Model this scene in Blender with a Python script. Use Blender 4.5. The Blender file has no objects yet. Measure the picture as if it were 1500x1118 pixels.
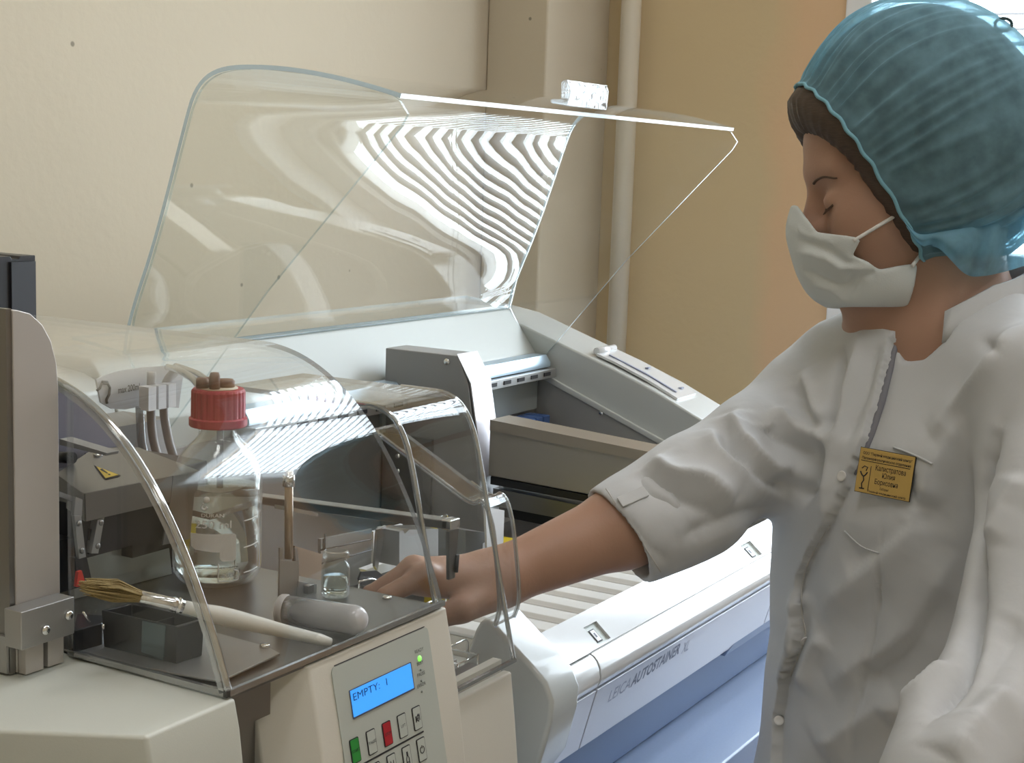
import bpy, bmesh, math, random
import numpy as np
from mathutils import Vector, Matrix
random.seed(7); rng = np.random.default_rng(7)
S = bpy.context.scene
COL = S.collection

# ------------------------------------------------------------------ camera
FPX, CXP, CYP = 2200.0, 750.0, 559.0
def cam_axes():
    X = np.array([2060. - CXP, 290. - CYP, FPX]); X /= np.linalg.norm(X)
    n = np.cross(X, np.array([1, 0.035, 0.])); n /= np.linalg.norm(n)
    if n[1] > 0: n = -n
    return np.stack([X, np.cross(n, X), n], 1)
RC = cam_axes()
CAM = np.array([0., 0., 1.46])
def ray(px, py):
    d = RC.T @ np.array([px - CXP, py - CYP, FPX]); return d / np.linalg.norm(d)
def onax(px, py, ax, v):
    d = ray(px, py); return CAM + d * ((v - CAM[ax]) / d[ax])
def atX(px, py, v): return onax(px, py, 0, v)
def atY(px, py, v): return onax(px, py, 1, v)
def atZ(px, py, v): return onax(px, py, 2, v)
def atD(px, py, d): return CAM + ray(px, py) * d
def onpl(px, py, p0, n):
    d = ray(px, py); return CAM + d * (np.dot(np.asarray(p0) - CAM, n) / np.dot(d, n))
RIGHT, DOWN, FWD = RC.T @ np.array([1., 0, 0]), RC.T @ np.array([0, 1., 0]), RC.T @ np.array([0, 0, 1.])
cd = bpy.data.cameras.new('camera'); cam = bpy.data.objects.new('camera', cd); COL.objects.link(cam)
cd.sensor_width = 36.0; cd.lens = FPX / 1500 * 36; cd.clip_start = .02
M4 = Matrix.Identity(4)
for i in range(3):
    M4[i][0] = RIGHT[i]; M4[i][1] = -DOWN[i]; M4[i][2] = -FWD[i]; M4[i][3] = CAM[i]
cam.matrix_world = M4
S.camera = cam

# ------------------------------------------------------------------ sky, light, exposure
XW, YB, XL, YF, ZC = 3.12, 1.75, -1.6, -2.4, 3.7      # room: right wall, back wall, left, front, ceiling
TZ = 0.80                                             # table top
w = bpy.data.worlds.new('sky'); S.world = w; w.use_nodes = True
bg = w.node_tree.nodes['Background']; bg.inputs[0].default_value = (.80, .90, 1.0, 1); bg.inputs[1].default_value = 13.0
WY0, WY1, WZ0, WZ1 = -.55, 1.045, .70, 3.36            # window opening in the right wall
pd = bpy.data.lights.new('window_portal', 'AREA'); pd.shape = 'RECTANGLE'; pd.size = WZ1 - WZ0; pd.size_y = WY1 - WY0
pd.cycles.is_portal = True
po = bpy.data.objects.new('window_portal', pd); COL.objects.link(po)
po.location = (XW + .28, (WY0 + WY1) / 2, (WZ0 + WZ1) / 2); po.rotation_euler = (0, math.pi / 2, 0)
CEIL = [(.2, -1.2), (.2, .3), (1.9, -1.2), (1.9, .3)]
CEIL_W = 10.0
S.view_settings.view_transform = 'Standard'; S.view_settings.look = 'None'
S.view_settings.exposure = 0.0; S.view_settings.gamma = 1.0; S.view_settings.use_curve_mapping = False
S.cycles.transparent_max_bounces = 48; S.cycles.max_bounces = 14; S.cycles.glossy_bounces = 6
S.cycles.transmission_bounces = 12; S.cycles.caustics_reflective = False; S.cycles.caustics_refractive = False
S.cycles.sample_clamp_indirect = 6.0

# ------------------------------------------------------------------ materials
def newmat(name):
    m = bpy.data.materials.new(name); m.use_nodes = True
    nt = m.node_tree; nt.nodes.clear()
    o = nt.nodes.new('ShaderNodeOutputMaterial'); return m, nt, o
def pbr(name, col, rough=.5, metal=0., bump=0., bscale=200., var=0., vscale=8., spec=.5, coat=0., sss=0., stretch=None, emit=None, trans=0., ior=1.45):
    m, nt, o = newmat(name)
    b = nt.nodes.new('ShaderNodeBsdfPrincipled'); nt.links.new(b.outputs[0], o.inputs[0])
    b.inputs['Base Color'].default_value = (*col, 1); b.inputs['Roughness'].default_value = rough
    b.inputs['Metallic'].default_value = metal; b.inputs['Specular IOR Level'].default_value = spec
    b.inputs['IOR'].default_value = ior
    if coat: b.inputs['Coat Weight'].default_value = coat; b.inputs['Coat Roughness'].default_value = .05
    if sss:
        b.inputs['Subsurface Weight'].default_value = sss; b.inputs['Subsurface Radius'].default_value = (.012, .004, .002)
        b.inputs['Subsurface Scale'].default_value = 1.0
    if trans: b.inputs['Transmission Weight'].default_value = trans
    if emit: b.inputs['Emission Color'].default_value = (*emit[:3], 1); b.inputs['Emission Strength'].default_value = emit[3]
    tc = nt.nodes.new('ShaderNodeTexCoord'); src = tc.outputs['Object']
    if stretch:
        mp = nt.nodes.new('ShaderNodeMapping'); mp.inputs['Scale'].default_value = stretch
        nt.links.new(src, mp.inputs[0]); src = mp.outputs[0]
    if var:
        n = nt.nodes.new('ShaderNodeTexNoise'); n.inputs['Scale'].default_value = vscale; n.inputs['Detail'].default_value = 5
        nt.links.new(src, n.inputs['Vector'])
        mx = nt.nodes.new('ShaderNodeMix'); mx.data_type = 'RGBA'
        mx.inputs['A'].default_value = (*[c * (1 - var) for c in col], 1); mx.inputs['B'].default_value = (*[min(1, c * (1 + var)) for c in col], 1)
        nt.links.new(n.outputs[0], mx.inputs['Factor']); nt.links.new(mx.outputs['Result'], b.inputs['Base Color'])
    if bump:
        n = nt.nodes.new('ShaderNodeTexNoise'); n.inputs['Scale'].default_value = bscale; n.inputs['Detail'].default_value = 4
        nt.links.new(src, n.inputs['Vector'])
        bp = nt.nodes.new('ShaderNodeBump'); bp.inputs['Strength'].default_value = bump; bp.inputs['Distance'].default_value = .002
        nt.links.new(n.outputs[0], bp.inputs['Height']); nt.links.new(bp.outputs[0], b.inputs['Normal'])
    return m
def clear(name, tint=(.985, .99, .985), rough=.0, f0=.045, haze=.0, hazecol=(.9, .9, .9), bump=0., bscale=3., edge=0.):
    """thin clear sheet: see-through plus a mirror reflection that grows towards grazing angles"""
    m, nt, o = newmat(name)
    t = nt.nodes.new('ShaderNodeBsdfTransparent'); t.inputs[0].default_value = (*tint, 1)
    g = nt.nodes.new('ShaderNodeBsdfGlossy'); g.inputs['Roughness'].default_value = rough; g.inputs[0].default_value = (1, 1, 1, 1)
    lw = nt.nodes.new('ShaderNodeLayerWeight'); lw.inputs['Blend'].default_value = .5
    p = nt.nodes.new('ShaderNodeMath'); p.operation = 'POWER'; p.inputs[1].default_value = 5
    nt.links.new(lw.outputs['Facing'], p.inputs[0])
    k = nt.nodes.new('ShaderNodeMath'); k.operation = 'MULTIPLY_ADD'; k.inputs[1].default_value = 1 - f0; k.inputs[2].default_value = f0
    nt.links.new(p.outputs[0], k.inputs[0])
    mx = nt.nodes.new('ShaderNodeMixShader'); nt.links.new(k.outputs[0], mx.inputs[0])
    base = t.outputs[0]
    if haze:
        d = nt.nodes.new('ShaderNodeBsdfDiffuse'); d.inputs[0].default_value = (*hazecol, 1)
        hm = nt.nodes.new('ShaderNodeMixShader'); hm.inputs[0].default_value = haze
        if edge:
            e = nt.nodes.new('ShaderNodeMath'); e.operation = 'MULTIPLY_ADD'; e.inputs[1].default_value = edge; e.inputs[2].default_value = haze
            p3 = nt.nodes.new('ShaderNodeMath'); p3.operation = 'POWER'; p3.inputs[1].default_value = 3
            nt.links.new(lw.outputs['Facing'], p3.inputs[0]); nt.links.new(p3.outputs[0], e.inputs[0]); nt.links.new(e.outputs[0], hm.inputs[0])
        nt.links.new(t.outputs[0], hm.inputs[1]); nt.links.new(d.outputs[0], hm.inputs[2]); base = hm.outputs[0]
    nt.links.new(base, mx.inputs[1]); nt.links.new(g.outputs[0], mx.inputs[2])
    if bump:
        tc = nt.nodes.new('ShaderNodeTexCoord')
        n = nt.nodes.new('ShaderNodeTexNoise'); n.inputs['Scale'].default_value = bscale; n.inputs['Detail'].default_value = 1
        nt.links.new(tc.outputs['Object'], n.inputs['Vector'])
        bp = nt.nodes.new('ShaderNodeBump'); bp.inputs['Strength'].default_value = bump; bp.inputs['Distance'].default_value = .01
        nt.links.new(n.outputs[0], bp.inputs['Height'])
        nt.links.new(bp.outputs[0], g.inputs['Normal'])
    nt.links.new(mx.outputs[0], o.inputs[0]); return m
def edgemat(name, col, td=.6, tt=.2):
    m, nt, o = newmat(name)
    d = nt.nodes.new('ShaderNodeBsdfDiffuse'); d.inputs[0].default_value = (*col, 1)
    tl = nt.nodes.new('ShaderNodeBsdfTranslucent'); tl.inputs[0].default_value = (*col, 1)
    g = nt.nodes.new('ShaderNodeBsdfGlossy'); g.inputs['Roughness'].default_value = .15
    t = nt.nodes.new('ShaderNodeBsdfTransparent'); t.inputs[0].default_value = (*col, 1)
    a = nt.nodes.new('ShaderNodeMixShader'); a.inputs[0].default_value = .5; nt.links.new(d.outputs[0], a.inputs[1]); nt.links.new(tl.outputs[0], a.inputs[2])
    b = nt.nodes.new('ShaderNodeMixShader'); b.inputs[0].default_value = 1 - td; nt.links.new(a.outputs[0], b.inputs[1]); nt.links.new(g.outputs[0], b.inputs[2])
    c = nt.nodes.new('ShaderNodeMixShader'); c.inputs[0].default_value = tt; nt.links.new(b.outputs[0], c.inputs[1]); nt.links.new(t.outputs[0], c.inputs[2])
    nt.links.new(c.outputs[0], o.inputs[0]); return m
def wallmat(name, col, patch=None):
    m, nt, o = newmat(name)
    b = nt.nodes.new('ShaderNodeBsdfPrincipled'); nt.links.new(b.outputs[0], o.inputs[0]); b.inputs['Roughness'].default_value = .75
    b.inputs['Specular IOR Level'].default_value = .25
    tc = nt.nodes.new('ShaderNodeTexCoord')
    n = nt.nodes.new('ShaderNodeTexNoise'); n.inputs['Scale'].default_value = 2.2; n.inputs['Detail'].default_value = 6; nt.links.new(tc.outputs['Object'], n.inputs['Vector'])
    mx = nt.nodes.new('ShaderNodeMix'); mx.data_type = 'RGBA'
    mx.inputs['A'].default_value = (*[c * .95 for c in col], 1); mx.inputs['B'].default_value = (*[c * 1.05 for c in col], 1)
    nt.links.new(n.outputs[0], mx.inputs['Factor']); last = mx.outputs['Result']
    if patch:   # a repainted peach area with a ragged outline next to the window
        sx = nt.nodes.new('ShaderNodeSeparateXYZ'); nt.links.new(tc.outputs['Object'], sx.inputs[0])
        n3 = nt.nodes.new('ShaderNodeTexNoise'); n3.inputs['Scale'].default_value = 3.; n3.inputs['Detail'].default_value = 4; nt.links.new(tc.outputs['Object'], n3.inputs['Vector'])
        a = nt.nodes.new('ShaderNodeMath'); a.operation = 'MULTIPLY_ADD'; a.inputs[1].default_value = .22; nt.links.new(n3.outputs[0], a.inputs[0]); nt.links.new(sx.outputs['Y'], a.inputs[2])
        r = nt.nodes.new('ShaderNodeMapRange'); r.inputs['From Min'].default_value = 1.27; r.inputs['From Max'].default_value = 1.34
        r.inputs['To Min'].default_value = 1; r.inputs['To Max'].default_value = 0; nt.links.new(a.outputs[0], r.inputs['Value'])
        m2 = nt.nodes.new('ShaderNodeMix'); m2.data_type = 'RGBA'; nt.links.new(r.outputs[0], m2.inputs['Factor'])
        nt.links.new(last, m2.inputs['A']); m2.inputs['B'].default_value = (*patch, 1); last = m2.outputs['Result']
    else:       # small chips and specks in the paint
        v = nt.nodes.new('ShaderNodeTexVoronoi'); v.inputs['Scale'].default_value = 9.; nt.links.new(tc.outputs['Object'], v.inputs['Vector'])
        r = nt.nodes.new('ShaderNodeMapRange'); r.inputs['From Min'].default_value = .028; r.inputs['From Max'].default_value = .045; nt.links.new(v.outputs['Distance'], r.inputs['Value'])
        m2 = nt.nodes.new('ShaderNodeMix'); m2.data_type = 'RGBA'; nt.links.new(r.outputs[0], m2.inputs['Factor'])
        m2.inputs['A'].default_value = (*[c * .45 for c in col], 1); nt.links.new(last, m2.inputs['B']); last = m2.outputs['Result']
    nt.links.new(last, b.inputs['Base Color'])
    n2 = nt.nodes.new('ShaderNodeTexNoise'); n2.inputs['Scale'].default_value = 60; n2.inputs['Detail'].default_value = 6; nt.links.new(tc.outputs['Object'], n2.inputs['Vector'])
    bp = nt.nodes.new('ShaderNodeBump'); bp.inputs['Strength'].default_value = .16; bp.inputs['Distance'].default_value = .004
    nt.links.new(n2.outputs[0], bp.inputs['Height']); nt.links.new(bp.outputs[0], b.inputs['Normal'])
    return m
MT = dict(
    lining=pbr('satin_lining', (.40, .39, .37), .45, metal=.35, bump=.04, bscale=60, stretch=(60, 1, 60)), beam=pbr('beam_steel', (.40, .38, .35), .38, metal=.6, bump=.04, bscale=60, stretch=(60, 1, 60)),
    wall=wallmat('wall_paint', (.565, .49, .365)), wall_tan=wallmat('wall_paint_tan', (.64, .50, .295), (.70, .48, .285)),
    white=pbr('white_paint', (.80, .80, .79), .45), ceiling=pbr('ceiling_paint', (.85, .84, .80), .8), floor=pbr('floor_lino', (.30, .27, .24), .4, var=.15),
    pipe=pbr('pipe_paint', (.68, .61, .48), .4, bump=.1, bscale=40), slat=pbr('blind_slat', (.50, .51, .53), .4),
    table=pbr('blue_laminate', (.28, .36, .52), .35, var=.06, vscale=300), tleg=pbr('grey_steel', (.5, .5, .52), .4),
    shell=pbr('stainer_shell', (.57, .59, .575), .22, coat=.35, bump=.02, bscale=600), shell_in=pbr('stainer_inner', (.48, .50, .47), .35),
    gloss=pbr('stainer_front_gloss', (.66, .66, .655), .12, coat=.6, bump=.02, bscale=500), lilac=pbr('stainer_front_panel', (.57, .59, .67), .25, coat=.3),  # lilac tint stands in for the blue bench reflected in the lower front
    blue=pbr('stainer_blue_base', (.115, .175, .31), .4), bluedark=pbr('blue_plastic', (.06, .12, .30), .4),
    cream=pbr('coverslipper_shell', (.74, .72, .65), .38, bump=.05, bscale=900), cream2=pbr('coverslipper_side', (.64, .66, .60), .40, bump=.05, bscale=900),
    panel=pbr('keypad_foil', (.53, .57, .53), .45), dark=pbr('dark_recess', (.03, .03, .033), .5), black=pbr('black_plastic', (.018, .019, .022), .32),
    black2=pbr('black_anodised', (.03, .03, .035), .38, metal=.3),
    steel=pbr('brushed_steel', (.29, .285, .28), .33, metal=1., bump=.05, bscale=60, stretch=(1, 60, 60)), steel_d=pbr('dark_steel', (.30, .295, .285), .36, metal=1., bump=.04, bscale=60, stretch=(60, 1, 60)),
    deck=pbr('deck_steel', (.24, .24, .235), .32, metal=.9, bump=.05, bscale=900), alu=pbr('bead_blasted_aluminium', (.45, .45, .445), .42, metal=.85, bump=.08, bscale=1500),
    plate=pbr('light_painted_plate', (.56, .53, .50), .4, metal=.25), grey=pbr('grey_paint', (.33, .33, .33), .4, metal=.3), greyl=pbr('light_grey_paint', (.62, .62, .62), .35, metal=.2),
    chrome=pbr('polished_steel', (.78, .78, .77), .12, metal=1.), railblue=pbr('rail_blue_steel', (.52, .66, .78), .3, metal=.5),
    vessel=pbr('reagent_vessel_white', (.72, .68, .60), .4), lid=pbr('vessel_lid', (.74, .73, .70), .35), yellow=pbr('reagent_vessel_yellow', (.80, .62, .02), .4),
    acr=clear('clear_acrylic', f0=.045, bump=.10, bscale=5.), acr2=clear('clear_acrylic_cover', f0=.06, tint=(.97, .975, .97)), 
    edge=edgemat('acrylic_edge', (.56, .69, .74)), edge3=edgemat('acrylic_edge_thin', (.80, .90, .92), .6, .72), edge2=edgemat('acrylic_cover_edge', (.62, .64, .64), .35, .35),
    glass=clear('bottle_glass', f0=.045, tint=(.97, .98, .97), haze=.015, edge=.35), tubeglass=clear('clear_hose', f0=.12, tint=(.60, .62, .64), haze=.25, hazecol=(.36, .37, .38), edge=.5),
    frost=clear('frosted_plastic', f0=.05, rough=.15, tint=(.8, .8, .8), haze=.52, hazecol=(.90, .90, .93), edge=.3),
    liquid=pbr('clear_liquid', (.78, .83, .81), .0, trans=1., ior=1.33), red=pbr('red_cap', (.50, .040, .075), .42), cream_dot=pbr('cap_insert', (.70, .62, .48), .5), rust=pbr('brown_fitting', (.24, .13, .09), .5),
    print_w=pbr('white_print', (.9, .92, .92), .6), print_k=pbr('dark_print', (.03, .03, .035), .6), print_g=pbr('grey_print', (.12, .14, .20), .5), print_lg=pbr('light_grey_print', (.22, .24, .32), .5),
    lcd=pbr('lcd_backlight', (.05, .25, .6), .3, emit=(.04, .30, .85, 1.0)), ledg=pbr('led_green', (.3, .9, .2), .3, emit=(.25, 1., .08, .9)), led_off=pbr('led_off', (.2, .22, .2), .3),
    kgreen=pbr('key_green', (.03, .30, .05), .45), kred=pbr('key_red', (.45, .02, .03), .45),
    warn=pbr('warning_yellow', (.75, .55, .08), .5), redpl=pbr('red_plastic', (.75, .05, .03), .4),
    bristle=pbr('bristle', (.36, .27, .12), .8, var=.5, vscale=60, bump=.6, bscale=400), handle=pbr('brush_handle', (.86, .87, .84), .35), window_pl=clear('tinted_window', tint=(.6, .75, .8), haze=.25, hazecol=(.35, .5, .55)),
    wglass=clear('window_glass', f0=.04), lamp=pbr('lamp_diffuser', (.9, .9, .9), .5, emit=(1., .98, .97, CEIL_W)),
    paper=pbr('white_card', (.78, .78, .80), .5), placard=clear('placard_sheet', tint=(.8, .8, .8), haze=.72, hazecol=(.68, .69, .72), f0=.03),
)

# ------------------------------------------------------------------ mesh helpers
class MB:
    def __init__(s): s.v = []; s.f = []; s.m = []; s.sm = []
    def add(s, v, f, m=0, smooth=False):
        o = len(s.v); s.v += [tuple(map(float, p)) for p in v]
        for q in f: s.f.append([i + o for i in q]); s.m.append(m); s.sm.append(smooth)
        return s
    def box(s, a, b, m=0):
        x0, y0, z0 = a; x1, y1, z1 = b
        v = [(x0, y0, z0), (x1, y0, z0), (x1, y1, z0), (x0, y1, z0), (x0, y0, z1), (x1, y0, z1), (x1, y1, z1), (x0, y1, z1)]
        return s.add(v, [(0, 3, 2, 1), (4, 5, 6, 7), (0, 1, 5, 4), (1, 2, 6, 5), (2, 3, 7, 6), (3, 0, 4, 7)], m)
    def prism(s, poly, axis, a, b, m=0, mcap=None):
        """polygon in the other two axes (order x,y,z without `axis`) extruded from a to b"""
        def mk(p, t):
            q = list(p); q.insert(axis, t); return q
        n = len(poly); v = [mk(p, a) for p in poly] + [mk(p, b) for p in poly]
        s.add(v, [(i, (i + 1) % n, n + (i + 1) % n, n + i) for i in range(n)], m)
        o = len(s.v) - 2 * n
        s.f += [[o + i for i in range(n)][::-1], [o + n + i for i in range(n)]]; s.m += [m if mcap is None else mcap] * 2; s.sm += [False] * 2
        return s
    def hull4(s, lo, hi, m=0):
        """two quads (lists of 4 points) joined to a solid"""
        return s.add(list(lo) + list(hi), [(3, 2, 1, 0), (4, 5, 6, 7), (0, 1, 5, 4), (1, 2, 6, 5), (2, 3, 7, 6), (3, 0, 4, 7)], m)
    def slab(s, poly, nrm, t, m=0, mside=None):
        """planar 3-D polygon thickened by t along nrm"""
        n = len(poly); nrm = np.asarray(nrm, float); nrm = nrm / np.linalg.norm(nrm)
        v = [np.asarray(p) for p in poly] + [np.asarray(p) + nrm * t for p in poly]
        o = len(s.v); s.add(v, [(i, (i + 1) % n, n + (i + 1) % n, n + i) for i in range(n)], m if mside is None else mside)
        s.f += [[o + i for i in range(n)][::-1], [o + n + i for i in range(n)]]; s.m += [m] * 2; s.sm += [False] * 2
        return s
    def tube(s, pts, r, m=0, n=10, cap=True):
        pts = [np.asarray(p, float) for p in pts]; k = len(pts)
        rs = r if hasattr(r, '__len__') else [r] * k
        rings = []; up = None
        for i, p in enumerate(pts):
            t = pts[min(i + 1, k - 1)] - pts[max(i - 1, 0)]; t /= (np.linalg.norm(t) + 1e-12)
            if up is None:
                a = np.array([0, 0, 1.]) if abs(t[2]) < .9 else np.array([1., 0, 0]); up = a - t * np.dot(a, t)
            else: up = up - t * np.dot(up, t)
            up /= np.linalg.norm(up); sd = np.cross(t, up)
            rings.append([p + rs[i] * (math.cos(2 * math.pi * j / n) * up + math.sin(2 * math.pi * j / n) * sd) for j in range(n)])
        v = [q for R_ in rings for q in R_]
        f = [(i * n + j, i * n + (j + 1) % n, (i + 1) * n + (j + 1) % n, (i + 1) * n + j) for i in range(k - 1) for j in range(n)]
        o = len(s.v); s.add(v, f, m, True)
        if cap:
            s.f += [[o + j for j in range(n)][::-1], [o + (k - 1) * n + j for j in range(n)]]; s.m += [m] * 2; s.sm += [False] * 2
        return s
    def lathe(s, c, prof, m=0, n=32, axis=(0, 0, 1)):
        """prof: list of (radius, height) ; closed at zero radius automatically"""
        ax = Vector(axis).normalized(); q = Vector((0, 0, 1)).rotation_difference(ax)
        v = []; f = []; k = len(prof)
        for r, h in prof:
            for j in range(n):
                p = q @ Vector((r * math.cos(2 * math.pi * j / n), r * math.sin(2 * math.pi * j / n), h)); v.append((c[0] + p.x, c[1] + p.y, c[2] + p.z))
        for i in range(k - 1):
            for j in range(n): f.append((i * n + j, i * n + (j + 1) % n, (i + 1) * n + (j + 1) % n, (i + 1) * n + j))
        return s.add(v, f, m, True)
    def sheet(s, pa, pb, xa, xb, t, m=0, me=1, side=1):
        """bent sheet: (Y,Z) profile pa at X=xa to pb at X=xb, thickness t; faces m, cut edges me"""
        def off(pr):
            out = []
            for i in range(len(pr)):
                d = np.subtract(pr[min(i + 1, len(pr) - 1)], pr[max(i - 1, 0)]); d = d / (np.linalg.norm(d) + 1e-12)
                out.append(np.asarray(pr[i]) + side * t * np.array([-d[1], d[0]]))
            return out
        qa, qb = off(pa), off(pb); n = len(pa)
        v = [(xa, *p) for p in pa] + [(xb, *p) for p in pb] + [(xa, *p) for p in qa] + [(xb, *p) for p in qb]
        R_ = range(n - 1)
        s.add(v, [(i, i + 1, n + i + 1, n + i) for i in R_] + [(2 * n + i, 3 * n + i, 3 * n + i + 1, 2 * n + i + 1) for i in R_], m, True)
        s.add(v, [(i, 2 * n + i, 2 * n + i + 1, i + 1) for i in R_] + [(n + i, n + i + 1, 3 * n + i + 1, 3 * n + i) for i in R_] + [(0, n, 3 * n, 2 * n), (n - 1, 3 * n - 1, 4 * n - 1, 2 * n - 1)], me)
        s.nofix = True
        return s
    def build(s, name, mats, parent=None, bevel=0., seg=2, fix=True, kind=None, label=None, autosm=None):
        me = bpy.data.meshes.new(name)
        og = ORG.get(parent.name, np.zeros(3)) if parent else np.zeros(3)
        v = np.asarray(s.v, float) - og
        me.from_pydata(v.tolist(), [], s.f)
        for m in (mats if isinstance(mats, (list, tuple)) else [mats]): me.materials.append(m if not isinstance(m, str) else MT[m])
        me.polygons.foreach_set('material_index', s.m); me.polygons.foreach_set('use_smooth', s.sm)
        if fix and not getattr(s, 'nofix', False):
            bm = bmesh.new(); bm.from_mesh(me); bmesh.ops.recalc_face_normals(bm, faces=bm.faces); bm.to_mesh(me); bm.free()
        me.update()
        o = bpy.data.objects.new(name, me); COL.objects.link(o)
        if parent: o.parent = parent; ORG[o.name] = og
        if bevel:
            b = o.modifiers.new('bevel', 'BEVEL'); b.width = bevel; b.segments = seg; b.limit_method = 'ANGLE'; b.angle_limit = math.radians(35)
            for p in me.polygons: p.use_smooth = True
            b.harden_normals = False
            wn = o.modifiers.new('wn', 'WEIGHTED_NORMAL'); wn.keep_sharp = True; wn.weight = 80
        if kind: o['kind'] = kind
        if label: o['label'] = label
        return o
ORG = {}
def thing(name, label, cat, loc, group=None):
    o = bpy.data.objects.new(name, None); COL.objects.link(o); o.location = tuple(map(float, loc)); o['label'] = label; o['category'] = cat
    o.empty_display_size = .05
    if group: o['group'] = group
    ORG[o.name] = np.asarray(loc, float); return o
def tag(o, label, cat, group=None):
    o['label'] = label; o['category'] = cat
    if group: o['group'] = group
    return o
def struct(o): o['kind'] = 'structure'; return o
def dup(root, delta, label=None):
    r = root.copy(); COL.objects.link(r); r.location = Vector(root.location) + Vector(delta)
    if label: r['label'] = label
    for ch in root.children:
        c = ch.copy(); COL.objects.link(c); c.parent = r
        for g in ch.children:
            d = g.copy(); COL.objects.link(d); d.parent = c
    return r
def smooth_curve(pts, n=8):
    P = [np.asarray(p, float) for p in pts]; out = []
    for i in range(len(P) - 1):
        p0, p1, p2, p3 = P[max(i - 1, 0)], P[i], P[i + 1], P[min(i + 2, len(P) - 1)]
        for k in range(n):
            t = k / n; out.append(.5 * ((2 * p1) + (-p0 + p2) * t + (2 * p0 - 5 * p1 + 4 * p2 - p3) * t * t + (-p0 + 3 * p1 - 3 * p2 + p3) * t ** 3))
    out.append(P[-1]); return out
def bezier(p0, p1, p2, p3, n=24):
    p0, p1, p2, p3 = (np.asarray(q, float) for q in (p0, p1, p2, p3))
    return [tuple((1 - t) ** 3 * p0 + 3 * (1 - t) ** 2 * t * p1 + 3 * (1 - t) * t * t * p2 + t ** 3 * p3) for t in np.linspace(0, 1, n)]
def lettering(txt, origin, xd, yd, h, mat, parent, name='lettering', width=None, align='LEFT', lift=.0003, bold=0., shear=0., warp=None):
    """flat printed text standing on a surface: origin, reading direction xd, up direction yd, capital height h"""
    cu = bpy.data.curves.new('t', 'FONT'); cu.body = txt; cu.size = 1.0; cu.align_x = align; cu.shear = shear; cu.offset = bold; cu.resolution_u = 3
    ob = bpy.data.objects.new('t', cu); COL.objects.link(ob)
    dg = bpy.context.evaluated_depsgraph_get(); me = bpy.data.meshes.new_from_object(ob.evaluated_get(dg))
    bpy.data.objects.remove(ob); bpy.data.curves.remove(cu)
    n = len(me.vertices); co = np.empty(n * 3); me.vertices.foreach_get('co', co); co = co.reshape(-1, 3)
    xd = np.asarray(xd, float); xd = xd / np.linalg.norm(xd); yd = np.asarray(yd, float); yd = yd / np.linalg.norm(yd)
    sy = h / .70; sx = sy
    if width and n: sx = width / max(1e-6, co[:, 0].max() - (0 if align == 'LEFT' else co[:, 0].min()))
    nz = np.cross(xd, yd)
    if warp is None: W_ = np.asarray(origin) + co[:, :1] * sx * xd + co[:, 1:2] * sy * yd + nz * lift
    else: W_ = np.array([warp(a * sx, b * sy) for a, b in co[:, :2]])
    W_ = W_ - ORG.get(parent.name, np.zeros(3))
    me.vertices.foreach_set('co', W_.ravel()); me.materials.clear(); me.materials.append(MT[mat] if isinstance(mat, str) else mat); me.update()
    o = bpy.data.objects.new(name, me); COL.objects.link(o); o.parent = parent; ORG[o.name] = ORG.get(parent.name, np.zeros(3)); return o
def screw(c, ax, r, parent, name='screw', mat='chrome'):
    b = MB(); b.lathe(c, [(0, 0), (r, 0), (r, r * .35), (r * .75, r * .6), (0, r * .65)], n=12, axis=ax)
    return b.build(name, mat, parent)
# ================================================================== THE SETTING
struct(MB().box((XL - .15, YF - .15, -.1), (XW + .2, YB + .15, 0)).build('floor', 'floor'))
struct(MB().box((XL - .15, YF - .15, ZC), (XW + .2, YB + .15, ZC + .1)).build('ceiling', 'ceiling'))
struct(MB().box((XL - .15, YB, 0), (XW + .2, YB + .15, ZC)).build('wall_back', 'wall'))
struct(MB().box((XL - .15, YF - .15, 0), (XL, YB, ZC)).build('wall_left', 'wall'))
struct(MB().box((XL, YF - .15, 0), (XW + .2, YF, ZC)).build('wall_front', 'wall'))
b = MB()
b.box((XW, YF, 0), (XW + .2, WY0, ZC)); b.box((XW, WY1, 0), (XW + .2, YB, ZC)); b.box((XW, WY0, 0), (XW + .2, WY1, WZ0)); b.box((XW, WY0, WZ1), (XW + .2, WY1, ZC))
struct(b.build('wall_right', 'wall_tan'))
struct(MB().box((2.833, 1.60, 0), (XW, YB, ZC)).build('trim_1', 'wall', bevel=.006))
# window: frame, mullion, panes, sill
wn = bpy.data.objects.new('window_1', None); COL.objects.link(wn); wn.location = (XW, (WY0 + WY1) / 2, WZ0); wn['kind'] = 'structure'; ORG[wn.name] = np.array(wn.location)
b = MB(); x0, x1 = XW - .012, XW + .12
b.box((x0, WY1 - .055, WZ0), (x1, WY1, WZ1)); b.box((x0, WY0, WZ0), (x1, WY0 + .06, WZ1)); b.box((x0, WY0 + .06, WZ1 - .06), (x1, WY1 - .055, WZ1)); b.box((x0, WY0 + .06, WZ0), (x1, WY1 - .055, WZ0 + .06))
b.build('window_frame', 'white', wn, bevel=.004)
MB().box((XW + .03, .18, WZ0 + .06), (XW + .11, .26, WZ1 - .06)).build('mullion', 'white', wn, bevel=.004)
for ya, yb in ((WY0 + .06, .18), (.26, WY1 - .055)):
    MB().box((XW + .07, ya, WZ0 + .06), (XW + .076, yb, WZ1 - .06)).build('pane', 'wglass', wn)
MB().box((XW - .14, WY0 - .05, WZ0 - .035), (XW + .02, WY1 + .05, WZ0 - .001)).build('window_sill', 'white', wn, bevel=.006)
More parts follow.
